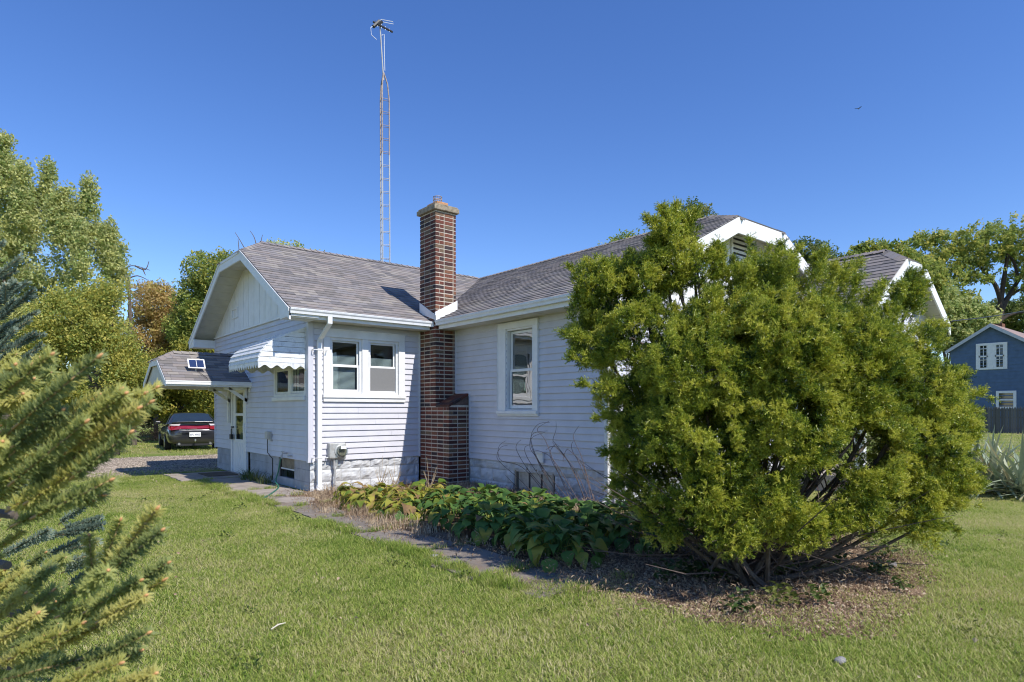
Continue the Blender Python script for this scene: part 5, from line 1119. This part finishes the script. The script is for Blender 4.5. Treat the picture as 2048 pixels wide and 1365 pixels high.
for k in range(110):                        # low dead twigs round the foot
    a = random.uniform(0, 6.283); p = Vector((random.uniform(-.5, .5), random.uniform(-.5, .5), random.uniform(.05, .5))); dv = Vector((math.cos(a), math.sin(a), random.uniform(.05, .6)))*random.uniform(.5, 1.5); mb2.tube([p, p+dv*.5, p+dv+Vector((0, 0, random.uniform(-.1, .2)))], [.009, .006, .002], 4, False)
tag(mb2.build('twigs', 'twig', yew, fix=False), kind='stuff')

# ------------------------------------------------------------------ foreground spruce
M['spruce'] = leafmat('spruce_needles', [(0, (.30, .36, .15)), (.35, (.46, .50, .18)), (.7, (.62, .60, .19)), (1, (.66, .62, .24))], trans=.5, rough=.5, tint='obj', spec=.25, isl=.4)
M['spruce_twig'] = plain('spruce_twig', (.50, .33, .16), .8, .2, 60); M['bud'] = plain('spruce_bud', (.62, .32, .14), .7, .2, 60)
def shootmesh(seed, mat, dens=340, wid=.0080):
    rr = random.Random(seed); mb = MB()
    for k in range(dens):                   # unit length along +Z; needles are in units of the shoot length .25 m
        t = rr.random()**.9; a = rr.uniform(0, 6.283); s = Vector((math.cos(a), math.sin(a), 0)); nd = (s*.92+Vector((0, 0, .42+.6*t))).normalized(); l = .118*rr.uniform(.75, 1.15)*(1-.25*t); p = Vector((0, 0, (k+rr.random())/dens))+s*.008; t = p.z
        w = nd.cross(s+Vector((.01, 0, .5))).normalized()*wid; w2 = nd.cross(w).normalized()*wid*.8; mb.add([p-w, p+w, p+nd*l*.7+w*.8, p+nd*l, p+nd*l*.7-w*.8], [(0, 1, 2, 3, 4)]); mb.add([p-w2, p+w2, p+nd*l*.7+w2*.7, p+nd*l, p+nd*l*.7-w2*.7], [(0, 1, 2, 3, 4)])
    return mb.mesh('needles', mat, fix=False)
SM_ = [shootmesh(s, 'spruce') for s in (1, 2, 3)]
TWG = MB().tube([(0, 0, -.1), (0, 0, .5), (0, 0, 1.0)], [.012, .009, .006], 6).mesh('twig', 'spruce_twig', True)
BUD = MB().tube([(0, 0, .985), (0, 0, 1.01), (0, 0, 1.04), (0, 0, 1.065)], [.008, .015, .012, .002], 7).mesh('bud', 'bud', True)
spr = empty('spruce_tree', at(-620, HOR, 2.2)*1); spr.location.z = 0; tag(spr, 'spruce with blurred yellow green needle shoots reaching in at the left foreground', 'tree')
so = spr.location.copy()
MB().tube([(0, 0, 0), (0, 0, 2), (0, 0, 5.5)], [.13, .10, .02], 10).build('trunk', 'bark', spr)
def shoot(b, t, d0, d1, bud=True, parent=spr, off=so):
    A = at(*b, d0); B = at(*t, d1); d = B-A; L = d.length; q = d.normalized().to_track_quat('Z', 'Y').to_matrix().to_4x4()
    th = .25*1.0/max(L, .08)
    m = Matrix.Translation(A-off) @ q @ Matrix.Rotation(random.uniform(0, 6), 4, 'Z') @ Matrix.Diagonal((.20, .20, L, 1))
    s = obj('shoot', random.choice(SM_), parent, m); obj('twig', TWG, s)
    if bud: obj('bud', BUD, s, Matrix.Diagonal((1, 1, 1, 1)))
    return s
c8 = lambda x, y: (x/1.993, 680+y/1.993)
SL = [((205,60),(0,225)),((390,70),(80,330)),((390,225),(110,420)),((480,200),(230,400)),((500,215),(310,350)),((625,190),(430,310)),((450,290),(220,560)),((600,250),(330,420)),((560,300),(250,560)),((520,370),(300,540)),((250,280),(60,420)),((90,215),(0,270)),((80,370),(0,430)),((230,430),(190,560)),((140,490),(0,640)),((410,620),(100,650)),((440,560),(150,700)),((300,150),(20,400)),((340,330),(60,560)),((180,330),(-20,520)),((430,400),(150,620)),((380,470),(120,640)),((60,100),(-60,230)),((130,160),(-40,330)),
      ((480,720),(400,930)),((625,675),(430,920)),((645,760),(435,925)),((355,780),(370,945)),((430,920),(330,1010)),((670,890),(480,1010)),((480,1010),(200,1200)),((650,960),(330,1150)),((580,1020),(400,1120)),((210,1000),(0,1180)),((590,1170),(330,1300)),((460,1010),(240,1100)),((330,980),(120,1150)),((520,1080),(230,1220)),((560,960),(350,1080)),
      ((400,1250),(0,1360)),((620,1330),(420,1400)),((250,1180),(0,1290)),((480,1290),(200,1390)),((330,1130),(60,1260)),((150,1090),(-40,1230)),((560,1240),(330,1345)),((100,1010),(-50,1130))]
SL += [((t[0]-q_, t[1]+q_*.5), (b[0]-q_, b[1]+q_*.4)) for t, b in SL[:22] for q_ in (random.uniform(25, 90),)]
for t, b in SL:
    dd = 1.15+random.uniform(-.12, .15); shoot(c8(*b), c8(*t), dd+.02, dd)
for k in range(70):                          # inner shoots behind, crowding towards the trunk
    x = random.uniform(-160, 190)*random.uniform(.6, 1); y = random.uniform(120, 1350); d_ = random.uniform(1.45, 2.0)
    lim = 520-abs(y-350)*.35 if y < 800 else 330
    x = min(x, lim); a = math.radians(random.uniform(28, 52)) if y < 1150 else math.radians(random.uniform(5, 45)); l = random.uniform(140, 250)/1.3
    shoot(c8(x, y), c8(x+l*math.cos(a), y-l*math.sin(a)), d_+.05, d_, k % 3 == 0)
bm_ = MB()
for t in ((0, 560), (60, 700), (30, 900), (100, 1100), (40, 1300), (20, 300)):
    e = at(*c8(*t), 1.35)-so; bm_.tube(smooth([(0, 0, e.z+.1), (e*.5)+Vector((0, 0, e.z*.5+.02)), e], 3), [.03, .028, .025, .02, .017, .014, .01], 6)
bm_.build('limbs', 'bark', spr)
# bluish spruce further back on the left edge
M['bluespruce'] = leafmat('blue_spruce_needles', [(0, (.16, .22, .17)), (.5, (.30, .38, .29)), (1, (.44, .50, .38))], trans=.4, tint='obj')
SB_ = [shootmesh(s, 'bluespruce', 260, .013) for s in (5, 6)]
bs = empty('blue_spruce', at(-260, HOR, 4.6)); bs.location.z = 0; tag(bs, 'blue grey spruce with stiff shoots above the foreground branches on the left edge', 'tree'); bo = bs.location.copy()
MB().tube([(0, 0, 0), (0, 0, 3.2)], [.09, .02], 8).build('trunk', 'bark', bs)
def bshoot(b, t, d0):
    A = at(*b, d0+.05); B = at(*t, d0); d = B-A; q = d.normalized().to_track_quat('Z', 'Y').to_matrix().to_4x4()
    s = obj('shoot', random.choice(SB_), bs, Matrix.Translation(A-bo) @ q @ Matrix.Rotation(random.uniform(0, 6), 4, 'Z') @ Matrix.Diagonal((.27, .27, d.length, 1))); obj('twig', TWG, s)
for b, t in (((-20,620),(55,565)),((0,640),(68,580)),((20,608),(68,592)),((10,610),(12,568)),((0,660),(75,625)),((-20,690),(60,640)),((0,720),(70,665)),((-30,600),(-5,575)),((-10,600),(35,566)),((0,750),(85,690)),((-20,780),(60,710)),((10,700),(88,668)),((-30,660),(30,600)),((-30,730),(30,660)),((-20,820),(60,740)),((20,790),(95,735))): bshoot(b, t, 4.2+random.uniform(-.2, .2))
for k in range(60):
    x = random.uniform(-240, 10); y = random.uniform(540, 1000); bshoot((x, y), (x+random.uniform(40, 80), y-random.uniform(20, 70)), 4.4+random.uniform(-.3, .3))
for k in range(12):
    x = random.uniform(40, 190); y = random.uniform(1030, 1190); bshoot((x-40, y), (x+random.uniform(20, 60), y-random.uniform(10, 50)), 3.1+random.uniform(-.3, .3))

# ------------------------------------------------------------------ hostas
def hostaleaf(seed):
    rr = random.Random(seed); nx, ny = 4, 7; vs = []; fs = []
    for j in range(ny+1):
        v = j/ny; w = .092*(math.sin(math.pi*min(1, v**.62))**.8)*(1.06-.25*v)+(.0 if 0 < j < ny else 0)
        for i in range(nx+1):
            u = i/nx*2-1; vs.append((u*w, v*.235, .055*math.sin(v*2.4)-.10*v*v+abs(u)*w*.16+.006*math.sin(v*14+seed)*abs(u)))
    for j in range(ny):
        for i in range(nx): k = j*(nx+1)+i; fs.append((k, k+1, k+nx+2, k+nx+1))
    st_ = MB().add(vs, fs); st_.tube([(0, .01, 0), (0, -.08, -.07), (0, -.14, -.22)], [.005, .005, .006], 5, False); return st_
M['hosta'] = leafmat('hosta_green', [(0, (.055, .12, .03)), (.5, (.10, .19, .045)), (.85, (.15, .25, .055)), (.97, (.28, .27, .05))], trans=.3, tint='obj', rough=.5, nscale=3, spec=.16)
M['hosta_old'] = leafmat('hosta_yellow', [(0, (.12, .20, .03)), (.35, (.27, .30, .05)), (.65, (.44, .40, .07)), (.85, (.40, .27, .10)), (1, (.24, .15, .08))], trans=.35, tint='obj', rough=.55, nscale=5, spec=.15)
HG = [hostaleaf(s).mesh('leaf', 'hosta', True, False) for s in (1, 2, 3)]; HY_ = [hostaleaf(s).mesh('leaf', 'hosta_old', True, False) for s in (4, 5, 6)]
def hosta(x, y, yellow, label, n=72, r=.44, h=.26):
    t = empty('hosta', (x, y, 0)); tag(t, label, 'hosta plant', 'hostas in the bed along the walk')
    for k in range(n):
        a = k*2.39996+random.uniform(-.3, .3); u = (k+.5)/n; rr = r*(.12+.85*u**.7); hh = h*(1-.72*u**1.5)*random.uniform(.85, 1.12)+.05; pit = math.radians(30-100*u+random.uniform(-16, 16)); s = random.uniform(.55, .9)
        if yellow > .5: hh *= random.uniform(.35, .95); pit -= random.uniform(.1, .8)
        m = Matrix.Translation((rr*math.cos(a), rr*math.sin(a), hh)) @ Matrix.Rotation(a-math.pi/2+random.uniform(-.35, .35), 4, 'Z') @ Matrix.Rotation(pit, 4, 'X') @ Matrix.Rotation(random.uniform(-.4, .4), 4, 'Y') @ Matrix.Diagonal((s, s, s, 1))
        obj('leaf', random.choice(HY_ if (yellow and random.random() < yellow) else HG), t, m)
for a in ((.1, -1.75, 1, 'small withered yellow hosta farthest left in the bed'), (-.05, -2.45, .95, 'drooping yellow hosta at the walk edge with bare stalks'), (.0, -3.35, .6, 'low yellow and green hosta spreading over the walk edge'), (.55, -2.1, 1, 'withered yellow hosta nearest the meter wall'), (1.15, -2.25, .95, 'yellowing hosta in front of the brick chimney'), (.35, -2.9, .95, 'yellow hosta with browned leaves close to the walk edge'), (.95, -3.05, .8, 'half yellow hosta where the yellow plants meet the green ones'),
          (.55, -3.75, .30, 'mostly green hosta with some yellow leaves beside the withered clump'), (1.2, -3.8, .15, 'green hosta close to the dry stubble by the main wall'), (.15, -4.55, .12, 'green hosta at the walk edge with a bright yellow leaf'), (.75, -4.65, .04, 'green hosta in the middle of the bed'),
          (1.35, -4.7, .03, 'green hosta below the basement window'), (.05, -5.4, .05, 'green hosta leaning over the shaded walk'), (.65, -5.5, .02, 'full dark green hosta left of the yew'), (1.25, -5.6, .0, 'dark green hosta by the splash block'), (.1, -6.15, .02, 'large leaved green hosta at the front end of the bed'), (.65, -6.35, .0, 'dark green hosta tucked under the yew branches'), (-.15, -6.75, .0, 'low green hosta nearest the lawn'), (1.5, -6.1, .0, 'green hosta between the splash block and the yew stems'), (1.0, -6.95, .02, 'shaded green hosta under the left edge of the yew')):
    hosta(*a)

# ------------------------------------------------------------------ yucca
M['yucca'] = leafmat('yucca_blade', [(0, (.20, .26, .17)), (.5, (.32, .37, .25)), (.85, (.43, .45, .29)), (1, (.48, .40, .22))], trans=.15, tint='obj', rough=.5)
yp = onZ(1990, 990); yu = empty('yucca', (yp.x, yp.y, 0)); tag(yu, 'yucca with long stiff grey green blades beside the yew on the right edge', 'plant')
def blade(seed, bend):
    vs = []; fs = []; n = 6
    for i in range(n+1):
        t = i/n; w = .028*(1-t**2.2)+.001; a = bend*t*t; y = t*(1-.25*abs(bend)*t*.4); vs += [(-w, 0+t*.0, 0), (0, 0, 0), (w, 0, 0)]
        for q, xx in zip(range(3), (-w, 0, w)): vs[-3+q] = (xx, math.cos(0)*t*math.cos(a*.6), -math.sin(a*.6)*t+abs(xx)*.35)
    for i in range(n):
        for q in range(2): fs.append((i*3+q, i*3+q+1, i*3+q+4, i*3+q+3))
    return MB().add(vs, fs).mesh('blade', 'yucca', True, False)
BL = [blade(1, .2), blade(2, .7), blade(3, 1.4), blade(4, .05)]
for k in range(190):
    c = (0, -.45, .4)[k % 3]; a = random.uniform(0, 6.283); el_ = math.radians(random.choice((75, 60, 48, 32, 18, 8))+random.uniform(-8, 8)); L = random.uniform(.95, 1.4)
    obj('blade', random.choice(BL[:2]+BL[3:] if el_ > .7 else BL), yu, Matrix.Translation((c*.5+random.uniform(-.15, .15), c+random.uniform(-.15, .15), .06)) @ Matrix.Rotation(a, 4, 'Z') @ Matrix.Rotation(el_, 4, 'X') @ Matrix.Diagonal((L, L, L, 1)))

# ------------------------------------------------------------------ weeds and dry bits
M['weed'] = leafmat('weed_green', [(0, (.04, .07, .015)), (.5, (.08, .125, .025)), (1, (.16, .17, .04))], trans=.25)
M['blade'] = leafmat('grass_blade', [(0, (.14, .23, .035)), (.3, (.27, .375, .06)), (.6, (.44, .49, .12)), (.85, (.60, .55, .25)), (1, (.63, .56, .32))], trans=.5, rough=.5, nscale=.42, spec=.2, isl=.7)
M['stub'] = leafmat('dry_stub', [(0, (.20, .13, .08)), (.5, (.38, .28, .18)), (1, (.55, .44, .30))], trans=.1, rough=.9)
def tuft(name, mat, n, rad, h, w, lean, seed, seg=2):
    rr = random.Random(seed); mb = MB()
    for _ in range(n):
        a = rr.uniform(0, 6.283); r = rad*math.sqrt(rr.random()); p = Vector((r*math.cos(a), r*math.sin(a), 0)); b = rr.uniform(0, 6.283); l = Vector((math.cos(b), math.sin(b), 0)); s = Vector((-l.y, l.x, 0)); H = h*rr.uniform(.55, 1.15); le = lean*rr.uniform(.3, 1.3)*H
        m = p+Vector((0, 0, H*.6))+l*le*.35; t = p+Vector((0, 0, H*.95))+l*le
        mb.add([p-s*w, p+s*w, m+s*w*.75, m-s*w*.75, t], [(0, 1, 2, 3), (3, 2, 4)])
    return source(mb.mesh(name, mat, fix=False))
TF = [tuft('grass_tuft', 'blade', 300, .26, .032, .0030, 1.35, s) for s in (1, 2, 3, 4)]
TW = [tuft('grass_tuft', 'blade', 70, .5, .085, .008, .9, s) for s in (7, 8)]
def inpoly(x, y, poly):
    c = np.zeros(len(x), bool); n = len(poly)
    for i in range(n):
        (x0, y0), (x1, y1) = poly[i], poly[(i+1) % n]; cond = ((y0 > y) != (y1 > y)) & (x < (x1-x0)*(y-y0)/((y1-y0) if y1 != y0 else 1e-9)+x0); c ^= cond
    return c
def free(P, pad=0):
    x, y = P[:, 0], P[:, 1]; k = np.ones(len(P), bool)
    rag = np.where(y < -7.6, .24, .10); sx = x+rng.normal(0, 1, len(x))*rag; sy = y+rng.normal(0, 1, len(y))*rag; thin = rng.random(len(P)) < .05
    k &= ~(inpoly(sx, sy, SOIL) & ~thin); k &= ~(inpoly(sx+rng.normal(0, .3, len(x)), sy+rng.normal(0, .3, len(x)), DRIVE) & (rng.random(len(P)) > .06))
    k &= ~((x > -1.24-pad+rng.normal(0, .05, len(x))) & (x < 2) & (y > -7.2) & (y < 3.3) & (rng.random(len(x)) > .008)); k &= ~((x > -1.3) & (x < 2) & (y > 3.2) & (y < 5.0)); k &= ~((x > -1.35) & (x < 0) & (y > 3.3) & (y < 4.9)); k &= ~((x > -.1) & (x < 10) & (y > -.1) & (y < 6.4)); k &= ~((x > 2.7) & (x < 10) & (y > -5) & (y < 6)); k &= ~((x > 7.2) & (x < 10.6) & (y > -6.7) & (y < -4))
    return k
cx_, cy_ = CAM.x, CAM.y
gx, gy = np.meshgrid(np.arange(-11, 9, .195), np.arange(-13.5, 8, .195)); n = gx.size; P = np.stack([gx.ravel()+rng.uniform(-.1, .1, n), gy.ravel()+rng.uniform(-.1, .1, n), np.zeros(n)], 1); P = P[free(P)]
dd = (P[:, 0]-cx_)*math.sin(YAW)+(P[:, 1]-cy_)*math.cos(YAW); P = P[dd > -1]
def lawn(name, P, src, s0, s1):
    scatter(name, P, np.stack([np.zeros(len(P)), np.zeros(len(P)), rng.uniform(0, 6.28, len(P))], 1), rng.uniform(s0, s1, len(P)), np.clip(rng.normal(.59, .15, len(P)), 0, 1), src)
lawn('grass', P, TF, .8, 1.2)
n = 9000; P = np.stack([rng.uniform(-30, 62, n), rng.uniform(-16, 45, n), np.zeros(n)], 1); P = P[free(P)]
dd = (P[:, 0]-cx_)*math.sin(YAW)+(P[:, 1]-cy_)*math.cos(YAW); P = P[(dd > 13) | (P[:, 0] > 9) | (P[:, 1] > 8)]; P = P[dd[(dd > 13) | (P[:, 0] > 9)] > 9] if False else P
lawn('grass', P, TW, .7, 1.1)
# dry stubble and dead leaves in the bed
ST = [tuft('stubble', 'stub', 60, .16, .13, .0035, .35, s) for s in (1, 2)]
n = 330; P = np.stack([rng.uniform(1.5, 2.75, n), rng.uniform(-4.6, -1.2, n), np.zeros(n)], 1)
n = 40; P = np.concatenate([P, np.stack([rng.uniform(-.3, .9, n), rng.uniform(-2.4, -.2, n), np.zeros(n)], 1), np.stack([rng.uniform(-.7, -.1, n), rng.uniform(-5.6, -1.8, n), np.zeros(n)], 1)])
scatter('dry_stubble', P, np.stack([rng.normal(0, .15, len(P)), rng.normal(0, .15, len(P)), rng.uniform(0, 6.28, len(P))], 1), rng.uniform(.6, 1.2, len(P)), rng.random(len(P)), ST)
LT = [clump('litter', 'stub', 22, .22, .05, .03, s) for s in (11, 12, 13)]
n = 1900; P = np.stack([rng.uniform(-1.0, 4.2, n), rng.uniform(-9.2, -.2, n), rng.uniform(.0, .03, n)], 1); P = P[(inpoly(P[:, 0], P[:, 1], SOIL) | (P[:, 0]+rng.normal(0, .2, n) > -.75)) & (P[:, 0] < 2.75) & (P[:, 1] > -9.1)]; P = P[(P[:, 1] < .0)]
tn = rng.random(len(P))*.8
s_ = scatter('litter', P, np.stack([rng.normal(0, .1, len(P)), rng.normal(0, .1, len(P)), rng.uniform(0, 6.28, len(P))], 1), rng.uniform(.6, 1.2, len(P)), tn, [clump('litter', 'stub', 22, .22, .045, .012, s, 0) for s in (11, 12)])
# flat clumps under the yew edge and weeds along the door walk: each plant a thing
WM = [clump('foliage', 'weed', 40, .16, .075, .05, s, -.2) for s in (21, 22)]
def weed(name, x, y, label, me, s=1, z=.07, cat='weed', group=None):
    o = obj(name, me, None, Matrix.Translation((x, y, z)) @ Matrix.Rotation(random.uniform(0, 6), 4, 'Z') @ Matrix.Diagonal((s, s, s*.7, 1))); tag(o, label, cat, group); return o
M['weedo'] = leafmat('weed_leaf', [(0, (.04, .075, .015)), (.5, (.08, .125, .025)), (1, (.15, .17, .04))], trans=.25, tint='obj')
def weedmesh(seed, n=44, L=.08): 
    o = clump('weed', 'weedo', n, .17, L, L*.7, seed, -.25); return o.data
WMS = [weedmesh(s) for s in (31, 32, 33)]
WG = 'leafy weeds round the foot of the yew'
for k, (px, py, s, lab) in enumerate(((1345, 1165, 1.1, 'leafy weed at the shaded left foot of the yew'), (1400, 1155, 1.3, 'bright leafy weed below the middle of the yew'), (1430, 1170, .9, 'small leafy weed next to the bright one below the yew'), (1560, 1160, .8, 'drooping weed on the bare soil under the yew'), (1590, 1155, 1.0, 'green weed with pointed leaves on the soil under the yew'), (1620, 1130, .7, 'low weed among the fallen needles'), (1680, 1140, .8, 'light green weed in the sunny part of the soil'), (1760, 1150, .9, 'bright weed at the sunny right edge of the soil'), (1770, 1120, .8, 'weed behind the pale stone'), (1560, 1215, .9, 'weed in front of the dry soil patch'), (1480, 1230, .8, 'pale ground weed at the lawn edge'), (1250, 1070, .9, 'weed between hostas and yew stems'), (1640, 1210, .7, 'single weed on the light bare earth'), (1800, 1185, .6, 'tiny weed at the lawn on the right'))):
    p = onZ(px, py); weed('weed', p.x, p.y, lab, WMS[k % 3], s, .08, group=WG)
GRM = [tuft('weed', 'weedo', 46, .12, .34, .006, .9, s).data for s in (41, 42)]
for x, y, lab in ((-.2, 2.9, 'tall grassy weed at the wall beside the side door'), (-.25, 2.3, 'grassy weed by the cable of the utility box'), (-.22, 1.7, 'grassy weed next to the hose'), (-.3, 2.6, 'sprawling grass weed on the walk edge')):
    weed('grass_weed', x, y, lab, GRM[random.randint(0, 1)], 1.0, .02, 'weed', 'weeds along the side wall')
tallm = MB()
for k in range(9): 
    a = random.uniform(0, 6.28); e = Vector((math.cos(a)*.12, math.sin(a)*.12, random.uniform(.5, .95))); tallm.tube([(random.uniform(-.1, .1), random.uniform(-.1, .1), 0), e*.5+Vector((0, 0, .05)), e], [.005, .004, .002], 4, False)
dry = tallm.mesh('dry_stalks', 'straw')
for px, py, lab in ((790, 985, 'dry upright stalks in front of the chimney foot'), (762, 985, 'dry stalks before the sunlit rock-faced foundation'), (860, 990, 'pale dry stalks against the brick chimney')):
    p = onZ(px, py); weed('dry_stalks', p.x, p.y, lab, dry, 1, 0, 'dead plant', 'dry stalks in the bed')


# loose stones on the drive
def pebbles(seed, n=46, R=.35):
    rr = random.Random(seed); mb = MB()
    for _ in range(n):
        a = rr.uniform(0, 6.283); r = R*math.sqrt(rr.random()); c = Vector((r*math.cos(a), r*math.sin(a), 0)); q = rr.uniform(.012, .032); k = [c+Vector((math.cos(i*1.2566+rr.uniform(-.3, .3))*q, math.sin(i*1.2566)*q*rr.uniform(.6, 1), 0)) for i in range(5)]; t = c+Vector((0, 0, q*.7))
        mb.add(k+[t], [(i, (i+1) % 5, 5) for i in range(5)])
    return source(mb.mesh('pebbles', M['peb'], fix=False))
M['peb'] = leafmat('pebble', [(0, (.10, .085, .065)), (.5, (.24, .195, .15)), (1, (.42, .35, .28))], trans=0, rough=.9, isl=.9)
PBS = [pebbles(s) for s in (51, 52)]
n = 2600; P = np.stack([rng.uniform(-9, 6, n), rng.uniform(5.2, 11.6, n), np.full(n, .006)], 1); P = P[inpoly(P[:, 0], P[:, 1], DRIVE) & ~((P[:, 0] > -.05) & (P[:, 1] < 6.35))]
scatter('gravel', P, np.stack([np.zeros(len(P)), np.zeros(len(P)), rng.uniform(0, 6.28, len(P))], 1), rng.uniform(.7, 1.3, len(P)), rng.uniform(.3, .7, len(P)), PBS)

# broad-leaved weeds and fallen leaves in the turf, ragged grass along the walk
LWD = [clump('lawn_weeds', M['weed'], 26, .11, .045, .03, q, -.1) for q in (61, 62)]
n = 420; P = np.stack([rng.uniform(-8, 8, n), rng.uniform(-11, 5, n), np.full(n, .02)], 1); P = P[free(P)]
P = P[np.array([noise.noise(Vector(p)*.7) for p in P]) > -.05]
scatter('lawn_weeds', P, np.stack([np.zeros(len(P)), np.zeros(len(P)), rng.uniform(0, 6.28, len(P))], 1), np.stack([rng.uniform(.5, 1.2, len(P))], 1)[:, 0]*.8, rng.uniform(.2, .9, len(P)), LWD)
FLV = [clump('fallen_leaves', M['stub'], 5, .4, .045, .03, q, 0) for q in (63, 64)]
n = 260; P = np.stack([rng.uniform(-8, 8, n), rng.uniform(-11, 5, n), np.full(n, .035)], 1); P = P[free(P)]
scatter('fallen_leaves', P, np.stack([rng.normal(0, .05, len(P)), rng.normal(0, .05, len(P)), rng.uniform(0, 6.28, len(P))], 1), rng.uniform(.4, 1, len(P)), rng.random(len(P)), FLV)
TE = [tuft('edge_grass', 'blade', 70, .11, .085, .003, 1.0, q) for q in (71, 72)]
n = 420; P = np.stack([-1.10+rng.normal(0, .06, n), rng.uniform(-7.6, 3.2, n), np.full(n, .0)], 1); P = P[np.array([noise.noise(Vector(p)*1.3) for p in P]) > -.2]
n = 55; Q = np.stack([rng.uniform(-1.0, -.1, n), rng.choice([x_[2]-.02 for x_ in SLABS], n)+rng.normal(0, .02, n), np.full(n, .0)], 1); P = np.concatenate([P, Q])
scatter('edge_grass', P, np.stack([np.zeros(len(P)), np.zeros(len(P)), rng.uniform(0, 6.28, len(P))], 1), rng.uniform(.5, 1.1, len(P)), rng.uniform(.25, .7, len(P)), TE)

# crumbs of soil, needles and dry bits on the bare earth below the yew
M['crumb'] = leafmat('soil_crumb', [(0, (.09, .055, .035)), (.45, (.20, .13, .085)), (.8, (.36, .26, .17)), (1, (.50, .40, .28))], trans=0, rough=1, isl=.9)
CR = []
for q in (81, 82, 83):
    o_ = pebbles(q, 60, .28); o_.data.materials[0] = M['crumb']; CR.append(o_)
n = 900; P = np.stack([rng.uniform(-.8, 3.6, n), rng.uniform(-9.6, -6.3, n), np.full(n, .005)], 1); P = P[inpoly(P[:, 0], P[:, 1], SOIL)]
scatter('soil_crumbs', P, np.stack([np.zeros(len(P)), np.zeros(len(P)), rng.uniform(0, 6.28, len(P))], 1), rng.uniform(.35, .8, len(P)), rng.uniform(.2, .8, len(P)), CR)
ND = [clump('needle_litter', M['crumb'], 60, .2, .04, .004, q, 0) for q in (84, 85)]
n = 800; P = np.stack([rng.uniform(-.8, 3.4, n), rng.uniform(-9.5, -6.5, n), np.full(n, .01)], 1); P = P[inpoly(P[:, 0]+rng.normal(0, .1, n), P[:, 1]+rng.normal(0, .1, n), SOIL)]
scatter('needle_litter', P, np.stack([np.zeros(len(P)), np.zeros(len(P)), rng.uniform(0, 6.28, len(P))], 1)*1.0, rng.uniform(.5, 1.1, len(P))*.9, rng.random(len(P)), ND)
